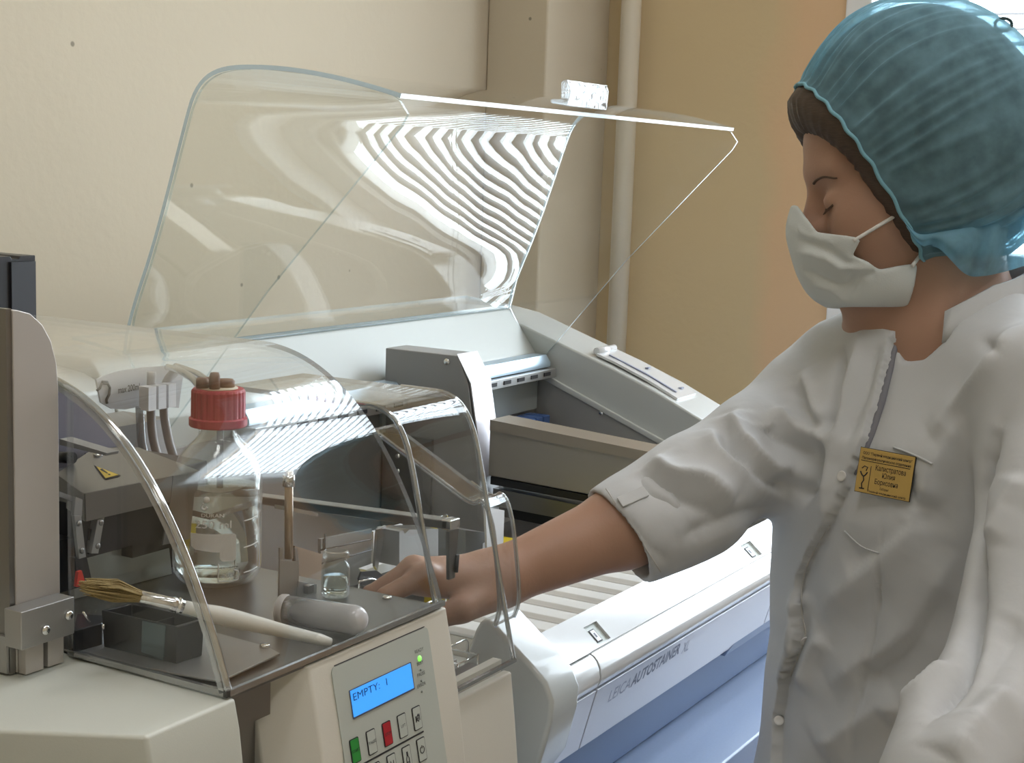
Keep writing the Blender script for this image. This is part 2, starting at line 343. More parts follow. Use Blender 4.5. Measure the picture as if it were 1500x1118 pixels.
# venetian blind: every slat its own piece
bl = thing('venetian_blind', 'white horizontal slatted blind hanging in front of the bright window', 'blind', (XW + .02, -.15, WZ1 - .07))
BY0, BY1 = WY0 + .07, WY1 - .06
MB().box((XW + .008, BY0, WZ1 - .095), (XW + .045, BY1, WZ1 - .062)).build('head_rail', 'white', bl)
sb = MB(); prof = [(-.0125, -.003), (-.006, -.0005), (.0, .0), (.006, -.0005), (.0125, -.003)]
ca, sa = math.cos(math.radians(21)), math.sin(math.radians(21))
pv = [(bl.location.x + ca * a - sa * z, zz + sa * a + ca * z) for zz in (WZ1 - .12,) for a, z in prof]
pv2 = [(x, z - .0006) for x, z in pv][::-1]
sb.prism([(x, z) for x, z in pv + pv2], 1, BY0, BY1)
slat0 = sb.build('slat', 'slat', bl)
nsl = int((WZ1 - .12 - WZ0 - .09) / .030)
for i in range(1, nsl):
    c = slat0.copy(); COL.objects.link(c); c.location = Vector(slat0.location) + Vector((0, 0, -.030 * i))
MB().box((XW + .012, BY0, WZ0 + .065), (XW + .03, BY1, WZ0 + .08)).build('bottom_rail', 'white', bl)
for yy in (.80, .22, -.36):
    b = MB(); b.tube([(XW + .008, yy, WZ1 - .09), (XW + .008, yy, WZ0 + .07)], .0008, n=5); b.build('ladder_cord', 'white', bl)
# heating pipe in the corner by the pilaster
t = thing('heating_pipe', 'cream painted vertical heating pipe in front of the tan wall', 'pipe', (3.075, 1.525, 0))
MB().tube([(3.075, 1.525, 0), (3.075, 1.525, ZC)], .0225, n=24).build('pipe_tube', 'pipe', t)
for z in (.35, 2.3):
    MB().lathe((3.075, 1.525, z), [(.0232, 0), (.0265, 0), (.0265, .03), (.0232, .03)], n=24).build('pipe_clip', 'pipe', t)
# ceiling lamps
for i, (x, y) in enumerate(CEIL):
    t = thing('ceiling_lamp', ['flush white ceiling lamp near the left wall at the back of the room', 'flush white ceiling lamp above the camera side of the bench', 'flush white ceiling lamp by the window towards the front wall', 'flush white ceiling lamp above the far end of the bench'][i], 'lamp', (x, y, ZC - .07))
    MB().box((x - .62, y - .16, ZC - .05), (x + .62, y + .16, ZC - .002)).build('lamp_housing', 'white', t)
    MB().box((x - .60, y - .14, ZC - .062), (x + .60, y + .14, ZC - .051)).build('diffuser', 'lamp', t)

# ================================================================== BENCH
t = thing('laboratory_bench', 'light blue laminate laboratory bench under the machines', 'bench', (1.5, 1.1, 0))
MB().box((.35, .60, TZ - .035), (2.75, 1.60, TZ)).build('bench_top', 'table', t, bevel=.003)
for x in (.42, 1.55, 2.68):
    for y in (.66, 1.52): MB().box((x - .02, y - .02, 0), (x + .02, y + .02, TZ - .036)).build('leg', 'tleg', t)
MB().box((.44, 1.50, .3), (2.66, 1.53, TZ - .036)).build('back_rail', 'tleg', t)

# ================================================================== SLIDE STAINER (long white machine)
st = thing('slide_stainer', 'long white slide staining machine with raised clear hood in the middle of the bench', 'stainer', (1.72, 1.05, TZ))
XA, XB, XC = 1.19, 1.246, 2.20; XD = 2.32
b = MB()   # left end wall, nose rounded
left = [(1.40, 1.215), (1.304, 1.205), (1.262, 1.19), (1.244, 1.12), (1.238, .968), (.745, .968), (.728, 1.018), (.722, 1.029), (.713, 1.032), (.665, .996), (.648, .982), (.640, .965), (.641, .945), (.652, .90), (.672, TZ + .068), (1.40, TZ + .068)]
b.prism(left, 0, XA, XB); b.build('end_cap', 'shell', st, bevel=.006, seg=3)
b = MB(); right = [(1.41, 1.215), (1.377, 1.217), (1.304, 1.206), (1.196, 1.170), (1.10, 1.139), (1.02, 1.109), (.93, 1.069), (.85, 1.028), (.78, .99), (.70, .955), (.66, .93), (.665, TZ + .068), (1.41, TZ + .068)]
b.prism(right, 0, XC, XD); b.build('end_wall', 'shell', st, bevel=.004, seg=2)
# inner lip moulding and steel lining of the right end
lip = [(1.236, 1.118), (.975, 1.016), (.72, .918)]
MB().prism([(1.240, 1.124), (.72, .924), (.72, .914), (1.240, 1.112)], 0, XC - .007, XC - .0005).build('lip_moulding', 'shell', st, bevel=.002)
MB().prism([(1.238, 1.111), (.72, .913), (.72, .872), (1.238, .872)], 0, XC - .004, XC - .001).build('end_lining', 'lining', st)
for p in ((804, 556), (881, 605), (965, 653)): screw(atX(*p, XC - .004), (-1, 0, 0), .0045, st)
# back wall with its ledge and the sloping inner face
MB().prism([(1.405, 1.222), (1.30, 1.222), (1.292, 1.216), (1.242, 1.150), (1.242, TZ + .07), (1.405, TZ + .07)], 0, XB - .001, XC + .001).build('back_wall', 'shell_in', st, bevel=.003)
MB().box((XB, .72, TZ + .066), (XC, 1.24, TZ + .072)).build('basin_floor', 'steel_d', st)
MB().box((XB + .001, 1.236, TZ + .073), (XC - .005, 1.2415, 1.112)).build('back_lining', 'grey', st)
MB().box((1.74, 1.2315, 1.056), (XC - .008, 1.2355, 1.1105)).build('back_plate', pbr('pale_grey_plate', (.42, .46, .45), .4, metal=.2), st)
screw(atY(785, 556, 1.2315), (0, -1, 0), .004, st)
# guide rail with slots
MB().prism([(1.2405, 1.150), (1.214, 1.150), (1.206, 1.138), (1.206, 1.130), (1.2405, 1.130)], 0, 1.42, XC - .012).build('guide_rail', 'railblue', st, bevel=.001)
ra = MB().box((1.42, 1.196, 1.1135), (XC - .008, 1.235, 1.1285)).build('slotted_rail', 'alu', st, bevel=.001)
for k in range(17):
    x = 1.46 + k * .043; MB().box((x, 1.1945, 1.1185), (x + .021, 1.1962, 1.1245)).build('slot', 'dark', ra)
# blue drawers low at the back
for k in range(7):
    x = 2.0 + k * .024; MB().box((x, 1.19, 1.012), (x + .021, 1.23, 1.053)).build('blue_carrier', 'bluedark', st, bevel=.002)
# tall robot housing and its beam
XH = 1.75
hs = MB().prism([(1.235, 1.197), (1.112, 1.197), (1.094, 1.160), (1.060, .958), (1.060, .90), (1.235, .90)], 0, XH, XH + .052).build('robot_housing', 'grey', st, bevel=.0015)
MB().hull4([(XH - .001, 1.1125, 1.1985), (XH + .053, 1.1125, 1.1985), (XH + .053, 1.09, 1.161), (XH - .001, 1.09, 1.161)], [(XH - .001, 1.1135, 1.1995), (XH + .053, 1.1135, 1.1995), (XH + .053, 1.088, 1.160), (XH - .001, 1.088, 1.160)]).build('chamfer_plate', 'paper', hs)
MB().hull4([(XH + .001, 1.0915, 1.160), (XH + .053, 1.0915, 1.160), (XH + .053, 1.066, 1.03), (XH + .001, 1.066, 1.03)], [(XH + .001, 1.0895, 1.160), (XH + .053, 1.0895, 1.160), (XH + .053, 1.064, 1.03), (XH + .001, 1.064, 1.03)]).build('front_strip', pbr('lilac_plate', (.66, .63, .66), .35, metal=.3), hs)
screw(atX(655, 530, XH), (-1, 0, 0), .005, hs)
MB().box((XH - .006, 1.148, .90), (XH - .0005, 1.232, 1.075)).build('side_plate', 'steel_d', hs)
for p in ((583, 668), (583, 690)): screw(atX(*p, XH - .006), (-1, 0, 0), .004, hs)
MB().box((XH + .006, 1.140, .90), (XH + .010, 1.148, 1.12)).build('seam', 'dark', hs)
bm_ = MB().prism([(1.058, 1.112), (.78, 1.096), (.78, 1.026), (1.058, 1.034)], 0, XH + .002, XH + .05).build('robot_beam', 'beam', st, bevel=.002)
MB().prism([(1.056, 1.1135), (.782, 1.0975), (.782, 1.0845), (1.056, 1.0985)], 0, XH - .001, XH + .051).build('beam_cap', pbr('bronze_plate', (.46, .41, .35), .35, metal=.8), bm_)
MB().prism([(1.055, 1.033), (.79, 1.024), (.79, 1.016), (1.055, 1.022)], 0, XH + .004, XH + .048).build('beam_seal', 'black', bm_)
MB().prism([(1.055, 1.015), (.79, 1.006), (.79, .985), (1.055, .99)], 0, XH + .012, XH + .044).build('beam_rod', 'steel_d', bm_)
MB().prism([(1.055, .986), (.80, .98), (.80, .966), (1.055, .972)], 0, XH + .03, XH + .06).build('beam_seal', 'black', bm_)
# front: top panel with two button recesses, bar and lettered panel
NF = np.array([0, -.026, .031]); NF /= np.linalg.norm(NF)
def fp(x, s, d=0.):      # point on the sloping top panel
    return np.array([x, .698 - .031 * s, 1.0 - .026 * s]) + NF * d
holes = []
b = MB()
for c in ([(853, 918), (872, 909), (895, 935), (878, 946)], [(1077, 790), (1092, 785), (1110, 805), (1095, 811)]):
    q = [onpl(*p, (0, .698, 1.0), NF) for p in c]; holes.append((min(q[0][0], q[3][0]), max(q[1][0], q[2][0])))
def strip(xa, xb, s0, s1, d0=-.006, d1=0., m=0):
    b.hull4([fp(xa, s0, d0), fp(xb, s0, d0), fp(xb, s1, d0), fp(xa, s1, d0)], [fp(xa, s0, d1), fp(xb, s0, d1), fp(xb, s1, d1), fp(xa, s1, d1)], m)
XE = XC - .02; H0, H1 = .36, .93
strip(XB, XE, -.02, H0); strip(XB, XE, H1, 1.0); xp = XB
for ha, hb in holes: strip(xp, ha, H0, H1); xp = hb
strip(xp, XE, H0, H1)
tp = b.build('top_panel', 'gloss', st)
for ha, hb in holes:
    b = MB(); strip(ha, hb, H0, H1, -.008, -.0028); rc = b.build('button_plate', 'panel', st)
    b = MB(); wd = hb - ha
    strip(ha + .22 * wd, ha + .62 * wd, H0 + .12, H1 - .06, -.0028, -.0022); b.build('button_outline', 'print_k', rc, bevel=.0006)
    b = MB(); strip(ha + .27 * wd, ha + .57 * wd, H0 + .15, H1 - .09, -.0022, -.0017); b.build('button_cap', 'paper', rc, bevel=.0006)
    b = MB(); strip(ha + .37 * wd, ha + .45 * wd, H0 + .24, H1 - .20, -.0017, -.0014); b.build('button_symbol', 'print_g', rc)
MB().box((XB, .672, .958), (XE, .70, .972)).build('panel_support', 'shell', st)
bar = [(.667, .973), (.662, .971), (.658, .967), (.6545, .960), (.653, .951), (.6537, .946), (.656, .940), (.6595, .9375), (.672, .9375), (.672, .973)]
low = [(.6565, .9365), (.6545 + .020, TZ + .069), (.700, TZ + .069), (.700, .9365)]
for xa, xb in ((XB + .0015, 1.3145), (1.3165, 1.832), (1.834, XE)):
    MB().prism(bar, 0, xa, xb).build('front_bar', 'gloss', st, bevel=.001)
    lp = MB().prism(low, 0, xa, xb).build('front_panel', 'lilac', st, bevel=.001)
    if xa > 1.31 and xa < 1.5: lpanel = lp
for xa, xb in ((XB + .0015, 1.3145), (1.834, 1.95)):      # dark grooves beside the hood latch
    MB().hull4([fp(xa, .90, .0002), fp(xb, .90, .0002), fp(xb, 1.02, .0002), fp(xa, 1.02, .0002)], [fp(xa, .90, .002), fp(xb, .90, .002), fp(xb, 1.02, .002), fp(xa, 1.02, .002)]).build('latch_groove', 'steel_d', st)
MB().prism([(.693, TZ + .067), (.700, TZ + .002), (1.38, TZ + .002), (1.38, TZ + .067)], 0, XA + .01, XD - .01).build('base_band', 'blue', st, bevel=.002)
q0, q1 = atY(1060, 972, .673), atY(1087, 945, .673)
MB().hull4([(q0[0], .672, TZ + .066), (XD - .02, .672, TZ + .066), (XD - .02, .70, TZ + .066), (q0[0], .70, TZ + .066)], [(q1[0], .6745, TZ + .080), (XD - .02, .6745, TZ + .080), (XD - .02, .70, TZ + .080), (q1[0], .70, TZ + .080)]).build('base_step', 'blue', st)
# raised lettering band on the front panel
pn = np.array([0, -(.9365 - TZ - .069), .018]); pn /= np.linalg.norm(pn); upv = np.array([0, -.018, (.9365 - TZ - .069)])
P0 = np.array([0, .6565, .9365])
def onfront(px, py): return onpl(px, py, P0, pn)
for txt, a, c, mat, bold in (('LEICA', (888, 1029.5), (921, 1007), 'print_lg', .008), ('AUTOSTAINER', (922.5, 1006), (993, 956.5), 'print_g', .03), ('XL', (996.5, 957.5), (1007, 951.5), 'print_lg', .008)):
    A, B = onfront(*a), onfront(*c); hgt = .0143
    lettering(txt, A, B - A, upv, hgt, mat, lpanel, width=np.linalg.norm(B - A), bold=bold, lift=.0009)
# label clip on the right rim
def rim(p): return atX(*p, 2.25)
b = MB(); cp = [(1.135, 1.153), (1.10, 1.142), (1.04, 1.119), (.985, 1.094)]
b.sheet(cp, cp, 2.215, 2.29, .004, 0, 0, side=-1); lc = b.build('label_holder', 'gloss', st, bevel=.001)
MB().sheet([(1.12, 1.1535), (1.05, 1.128), (.995, 1.104)], [(1.12, 1.1535), (1.05, 1.128), (.995, 1.104)], 2.232, 2.236, .0015, 0, 0, side=-1).build('clip_slot', 'print_lg', lc)
MB().tube([(2.22, 1.137, 1.160), (2.285, 1.137, 1.160)], .006, n=10).build('clip_roll', 'gloss', lc)
for y, z in ((1.06, 1.1335), (.998, 1.106)): MB().box((2.262, y, z), (2.272, y + .006, z + .002)).build('clip_notch', 'print_lg', lc)

# ---- hood (raised, clear, bent sheet with two side panels)
hp = [(1.300, 1.222)] + bezier((1.299, 1.232), (1.294, 1.262), (1.277, 1.300), (1.263, 1.332), 8)[1:] + bezier((1.263, 1.332), (1.238, 1.392), (1.217, 1.462), (1.199, 1.512), 12)[1:] + bezier((1.199, 1.512), (1.184, 1.555), (1.155, 1.561), (1.110, 1.561), 14)[1:] + bezier((1.110, 1.561), (1.04, 1.561), (.97, 1.548), (.905, 1.531), 12)[1:]
hd = MB(); hx0, hx1 = 1.30, 2.20; hd.sheet(hp, hp, hx0, hx1, .005, 0, 1, side=1)
hood = hd.build('hood', ['acr', 'edge'], st)
inner = [(1.294, 1.222)] + [(y - .004, z - .005) for y, z in hp[3:-1]] + [(.908, 1.524), (.897, 1.510), (.905, 1.497), (1.082, 1.312), (1.236, 1.130)]
for xa in (hx0 + .0005, hx1 - .0045):
    b = MB(); b.prism(inner, 0, xa, xa + .004, 1, 0); b.build('hood_side', ['acr', 'edge3' if xa < 1.5 else 'edge'], hood)
b = MB(); xs = atY(826, 165, .905)[0], atY(886, 170, .905)[0]
prof = [(.902, 1.536), (.925, 1.540), (.925, 1.545), (.911, 1.545), (.911, 1.566), (.903, 1.569), (.900, 1.560)]
b.prism(prof, 0, xs[0], xs[1]); b.build('hood_handle', clear('handle_acrylic', f0=.10, tint=(.9, .93, .95), haze=.12, hazecol=(.9, .92, .95), bump=.5, bscale=40), hood, bevel=.002)
# hinge flange of the hood
MB().sheet([(1.302, 1.226), (1.345, 1.232), (1.385, 1.236)], [(1.302, 1.226), (1.345, 1.232), (1.385, 1.236)], hx0, hx1, .004, 0, 1, side=-1).build('hood_flange', ['acr', 'edge'], hood)

# ---- reagent vessels in the basin
def vessel(x, y, label, mats, group, yl=.118, wd=.0425, zt=.992, loop=True):
    t = thing('reagent_vessel', label, 'vessel', (x, y, TZ + .0725), group)
    b = MB(); z0 = TZ + .0725; h = wd / 2
    b.box((x - h, y, z0), (x + h, y + yl, z0 + .003))
    for a, c in (((x - h, y), (x - h + .002, y + yl)), ((x + h - .002, y), (x + h, y + yl)), ((x - h + .002, y), (x + h - .002, y + .002)), ((x - h + .002, y + yl - .002), (x + h - .002, y + yl))): b.box((*a, z0 + .003), (*c, zt - .006))
    b.build('vessel_body', mats[0], t)
    b = MB(); b.prism([(x - h, zt - .0058), (x + h, zt - .0058), (x + h, zt - .002), (x + h - .016, zt - .001), (x + h - .018, zt + .0022), (x - h + .005, zt + .0022), (x - h + .002, zt - .001), (x - h, zt - .002)], 1, y, y + yl); b.build('vessel_lid', mats[1], t, bevel=.0012)
    b = MB(); yh = y + yl - .010
    if loop: b.tube([(x - .014, yh, zt - .001), (x - .014, yh, zt + .014), (x - .012, yh, zt + .016), (x + .012, yh, zt + .016), (x + .014, yh, zt + .014), (x + .014, yh, zt - .001)], .0011, n=6); b.build('wire_handle', 'chrome', t)
    return t
pos = ['nearest the clear transfer station', 'second from the clear transfer station', 'third from the clear transfer station', 'fourth from the clear transfer station', 'fifth from the clear transfer station', 'sixth from the clear transfer station', 'seventh from the clear transfer station', 'eighth from the clear transfer station']
v0 = vessel(1.270, .7025, 'cream lidded reagent vessel, ' + pos[0], ('vessel', 'lid'), 'lidded cream reagent vessels', yl=.14)
for k in range(1, 8): dup(v0, (.0444 * k, 0, 0), 'cream lidded reagent vessel, ' + pos[k])
y0 = vessel(1.270, .856, 'yellow reagent vessel just below the bare wrist', ('yellow', 'yellow'), 'yellow reagent vessels')
dup(y0, (.33, .07, 0), 'yellow reagent vessel showing above the bare forearm')
for k, (dx, dy) in enumerate(((.40, .02), (.45, .02), (.50, .02))): vessel(1.27 + dx, .86 + dy, ['grey-green topped vessel nearest the robot beam', 'grey-green topped vessel in the middle of three behind the forearm', 'grey-green topped vessel farthest right behind the forearm'][k], ('vessel', pbr('grey_green_lid', (.33, .37, .35), .4)), 'grey-green topped vessels', loop=False, zt=.955)
# ================================================================== COVERSLIPPER (nearest machine, left)
DZ = 1.120
cs = thing('coverslipper', 'beige coverslipping machine with blue display panel and curved clear cover, nearest the camera', 'coverslipper', (.80, .85, TZ))
# side box at lower left
b = MB(); lo = [(.627, .575, TZ + .001), (.707, .575, TZ + .001), (.707, 1.18, TZ + .001), (.50, 1.18, TZ + .001), (.50, .72, TZ + .001)]
# plan: chamfered front-left corner as in the photo (left face recedes)
top = [(.627, .609), (.707, .609), (.707, 1.18), (.56, 1.18), (.56, 1.02)]
prof = [(0., DZ - .001), (.0045, 1.10), (.010, 1.06), (.016, 1.0), (.022, .92), (.026, TZ + .001)]
v = []; f = []
for dy, z in prof: v += [(.627, .609 - dy, z), (.707, .609 - dy, z), (.707, 1.18, z), (.54, 1.18, z), (.54, .609 - dy + .155, z)]
n = len(prof)
for i in range(n - 1):
    for j in range(5): f.append((i * 5 + j, i * 5 + (j + 1) % 5, (i + 1) * 5 + (j + 1) % 5, (i + 1) * 5 + j))
f += [tuple(range(5)), tuple(range((n - 1) * 5, n * 5))[::-1]]
b.add(v, f); b.build('side_box', 'cream2', cs, bevel=.0025, seg=3)
# deck
MB().box((.7085, .635, TZ + .001), (.953, 1.18, DZ - .004)).build('machine_body', 'steel_d', cs)
dk = MB().box((.7085, .614, DZ - .0035), (.953, 1.18, DZ)).build('deck', 'deck', cs, bevel=.0008)
MB().box((.7085, .622, DZ - .030), (.757, .634, DZ - .004)).build('front_lip', 'steel_d', cs)
pp = [atZ(*p, DZ + .002) for p in ((108, 962), (322, 1001), (410, 960), (392, 950), (318, 930), (172, 905), (120, 935))]
MB().slab(pp, (0, 0, 1), .0015).build('tray_plate', 'alu', cs, bevel=.0004)
screw(atZ(388, 948, DZ + .0035), (0, 0, 1), .0038, dk); screw(atZ(567, 877, DZ), (0, 0, 1), .0038, dk)
# control housing with leaning rounded front
prof = [(.612, DZ - .002), (.6065, 1.093), (.5985, 1.055), (.590, 1.0), (.583, .93), (.580, TZ + .001)]
v = []; f = []
for y, z in prof: v += [(.757, y + .030, z), (.783, y + .001, z), (.787, y, z), (.957, y, z), (.957, .633, z), (.757, .633 + .012, z)]
n = len(prof)
for i in range(n - 1):
    for j in range(6): f.append((i * 6 + j, i * 6 + (j + 1) % 6, (i + 1) * 6 + (j + 1) % 6, (i + 1) * 6 + j))
f += [tuple(range(6)), tuple(range((n - 1) * 6, n * 6))[::-1]]
b = MB(); b.add(v, f); ch = b.build('control_housing', 'cream', cs, bevel=.002, seg=3)
# keypad panel (its own plane on the housing front)
KA, KB_ = np.array([.785, .6115, 1.118]), np.array([.785, .5983, 1.054])
ku = (KA - KB_) / np.linalg.norm(KA - KB_); kx = np.array([1., 0, 0]); kn = np.cross(kx, ku)
def kp(px, py, lift=0.):
    return onpl(px, py, KA + kn * .0004, kn) + kn * lift
def kquad(pts, lift, th, name, mat, parent, bevel=0.):
    return MB().slab([kp(*p, lift) for p in pts], kn, th).build(name, mat, parent, bevel=bevel)
def kxy(px, py):
    q = kp(px, py) - KA; return np.dot(q, kx), np.dot(q, ku)
def krect(x, y, w_, h_, lift, th, name, mat, parent, r=.0012):
    pts = []
    for sx, sy, a0 in ((1, 1, 0), (-1, 1, 90), (-1, -1, 180), (1, -1, 270)):
        for k in range(4):
            a = math.radians(a0 + k * 30); pts.append(KA + kn * (.0004 + lift) + kx * (x + sx * (w_ / 2 - r) + r * math.cos(a)) + ku * (y + sy * (h_ / 2 - r) + r * math.sin(a)))
    return MB().slab(pts, kn, th).build(name, mat, parent)
xa, ya = kxy(486, 980); xb, yb = kxy(625, 921)
pw = xb - xa + .004
kpn = MB()
pts = []
r = .004
px0, px1, py1, py0 = xa - .001, xb + .001, (ya + yb) / 2 + .001, -.150
for sx, sy, cx_, cy_ in ((1, 1, px1, py1), (-1, 1, px0, py1)):
    for k in range(5):
        a = math.radians((0 if sx > 0 else 90) + k * 22.5); pts.append(KA + kn * .0002 + kx * (cx_ - sx * r + r * math.cos(a)) + ku * (cy_ - r + r * math.sin(a)))
pts += [KA + kn * .0002 + kx * px0 + ku * (-.16), KA + kn * .0002 + kx * px1 + ku * (-.16)]
kpn.slab(pts, kn, .0006); panel = kpn.build('keypad_panel', 'panel', ch)
b = MB()
for (ax, ay, bx, by) in ((px0 + r, py1 + .0004, px1 - r, py1 + .0004),):
    b.slab([KA + kx * ax + ku * ay + kn * .0003, KA + kx * bx + ku * by + kn * .0003, KA + kx * bx + ku * (by + .0006) + kn * .0003, KA + kx * ax + ku * (ay + .0006) + kn * .0003], kn, .0005)
b.build('panel_seam', 'print_k', ch)
# display
x1, y1 = kxy(510.5, 1011.5); x2, y2 = kxy(599, 973); x3, y3 = kxy(512.5, 1053)
lw_, lh = x2 - x1, ((y1 + y2) / 2 - y3)
cxl, cyl = (x1 + x2) / 2, (y1 + y2) / 2 - lh / 2
krect(cxl + .0006, cyl - .0004, lw_ + .0022, lh + .0020, .0007, .0004, 'display_bezel', 'print_g', ch, r=.0005)
krect(cxl, cyl, lw_, lh, .0012, .0003, 'display', 'lcd', ch, r=.0004)
lettering('EMPTY:  1', KA + kn * .002 + kx * (cxl - lw_ / 2 + .001) + ku * (cyl + lh / 2 - .0075), kx, ku, .0052, pbr('lcd_ink', (.01, .08, .25), .4), ch, width=lw_ * .56)
# status lamps
for k, (nm, p) in enumerate((('READY', (612, 953.5)), ('BUSY', (613.5, 972)), ('PAUSE', (615, 988)), ('ERROR', (615.5, 1004)))):
    x, y = kxy(*p)
    lettering(nm, KA + kn * .0013 + kx * x + ku * (y - .001), kx, ku, .0026, 'print_k', ch, align='CENTER')
    MB().lathe(KA + kn * .0008 + kx * x + ku * (y - .0050 - (.001 if k == 0 else 0)), [(0, 0), (.0022 if k == 0 else .0009, 0), (.0022 if k == 0 else .0009, .0006), (0, .001)], n=14, axis=kn).build('status_lamp', 'ledg' if k == 0 else 'led_off', ch)
# keys
kr1 = [((519, 1100), 'kgreen', 'START'), ((543, 1087), 'panel', 'PAUSE'), ((566, 1075), 'kred', 'STOP'), ((588, 1063), 'panel', 'LIFT'), ((609.5, 1052), 'panel', 'mute')]
kr2 = [((523, 1146), 'panel', 'tri'), ((547, 1131), 'panel', 'arrow'), ((569, 1119), 'panel', 'flask'), ((590, 1107), 'panel', 'bottle'), ((611.5, 1095), 'panel', 'power')]
kpos = []
for (p, m, nm) in kr1 + kr2:
    x, y = kxy(*p); kpos.append((x, y, m, nm))
yr1 = np.mean([k[1] for k in kpos[:5]]); yr2 = yr1 - .0240
kw, kh = .0105, .0175
for i, (x, y, m, nm) in enumerate(kpos):
    if i >= 5: x = kpos[i - 5][0]
    y = yr1 if i < 5 else yr2
    ko = krect(x, y, kw, kh, .0007, .0004, 'key', 'print_k', ch)
    kf = krect(x, y, kw - .0014, kh - .0014, .0011, .0003, 'key_face', m, ch, r=.0008)
    o0 = KA + kn * .0019 + kx * x + ku * y
    if nm in ('START', 'PAUSE', 'STOP', 'LIFT'): lettering(nm, o0 - ku * .001, kx, ku, .0022, 'print_k', ch, align='CENTER')
    else:
        b = MB()
        def seg(*pp, w2=.00035): b.tube([o0 + kx * a * .001 + ku * c * .001 for a, c in pp], w2, n=5)
        if nm == 'mute':
            seg((-2.4, -2), (-2.4, 2)); seg((2.4, -2), (2.4, 2)); seg((-1.5, -1.5), (-.6, -1.5), (.8, -3), (.8, 3), (-.6, 1.5), (-1.5, 1.5), (-1.5, -1.5)); seg((-2.6, -2.6), (2.6, 2.6))
        elif nm == 'power':
            seg(*[(2.6 * math.sin(a), 2.6 * math.cos(a)) for a in np.linspace(.5, 5.8, 14)]); seg((0, 1), (0, 3.2))
        elif nm == 'bottle':
            seg((-.5, 4.5), (-.5, 1.5), (-1.6, -.5), (-1.6, -5), (1.6, -5), (1.6, -.5), (.5, 1.5), (.5, 4.5)); seg((-1.6, -3.2), (1.6, -3.2))
        elif nm == 'flask': seg((-1.6, 4), (-1.6, -5), (1.6, -5), (1.6, 4)); seg((-1.6, 1), (1.6, 1)); seg((-1.6, -2), (1.6, -2))
        elif nm == 'arrow': seg((0, 4), (0, -4)); seg((-1.6, -2), (0, -4), (1.6, -2))
        else: seg((-2, -3), (0, 3), (2, -3), (-2, -3))
        b.build('key_symbol', 'print_k', ch)
x, y = kpos[0][0] - .006, (yr1 + yr2) / 2
MB().slab([KA + kn * .0008 + kx * a + ku * c for a, c in ((x, y - .0006), (kpos[4][0] + .006, y - .0006), (kpos[4][0] + .006, y + .0006), (x, y + .0006))], kn, .0004).build('divider_line', 'print_k', ch)
krect(kpos[0][0] - .036, yr1 - .022, .012, .018, .0006, .001, 'side_key', 'paper', ch, r=.005)

# clear cover: bent sheet, left side panel and base flange
cvp = bezier((.613, 1.1235), (.6366, 1.1901), (.689, 1.3115), (.7998, 1.3115), 44) + [(.86, 1.3115), (.95, 1.3115), (1.12, 1.3115)]
cv = MB().sheet(cvp, cvp, .700, .953, .004, 0, 1, side=-1).build('clear_cover', ['acr2', 'edge2'], cs)
sp = [p for p in cvp if p[0] < .752]
MB().prism([(y + .004, z - .001) for y, z in sp] + [(.752, 1.123), (.618, 1.123)], 0, .7015, .7045, 0, 0).build('cover_side', clear('clear_side_panel', f0=.04, tint=(.99, .99, .99)), cv)
b = MB(); b.tube([(.7025, y - .0015, z + .001) for y, z in cvp if y < 1.0], .0026, n=8); b.build('cover_rim', clear('rim_acrylic', f0=.38, tint=(.72, .73, .72), rough=.06), cv)
b = MB(); b.box((.700, .6105, DZ + .0005), (.953, .6135, DZ + .0045)); b.box((.700, .6105, DZ + .0005), (.7035, .752, DZ + .0045)); b.build('cover_flange', 'edge2', cv)
MB().box((.7005, .7485, DZ + .004), (.7035, .7515, 1.30)).build('cover_post', clear('post_acrylic', f0=.1, tint=(.9, .9, .9)), cv)

# upright column at left with rounded shoulder
MB().prism([(.6565, DZ), (.694, DZ), (.694, 1.305), (.6925, 1.322), (.688, 1.337), (.681, 1.348), (.671, 1.356), (.660, 1.359), (.6565, 1.359)], 1, .752, .76).build('column_front', 'plate', cs, bevel=.0008)
MB().prism([(.652, DZ), (.6563, DZ), (.6563, 1.36), (.652, 1.36)], 1, .753, 1.10).build('column_side', 'steel_d', cs)
MB().box((.6495, .754, DZ + .001), (.6518, 1.0, DZ + .026)).build('column_foot', 'alu', cs)
screw((.6493, .765, DZ + .018), (-1, 0, 0), .003, cs); screw((.6518, .765, 1.262), (-1, 0, 0), .003, cs)
bk = MB().box((.6455, .735, 1.1415), (.6905, .751, 1.167)).build('bracket_block', 'alu', cs, bevel=.0008)
screw((.665, .7348, 1.1505), (0, -1, 0), .0033, bk); screw((.685, .7348, 1.1555), (0, -1, 0), .0033, bk)
MB().box((.6575, .745, DZ), (.6725, .7515, 1.141)).build('block_foot', 'plate', cs); MB().box((.6765, .745, DZ), (.690, .7515, 1.141)).build('block_foot', 'plate', cs)

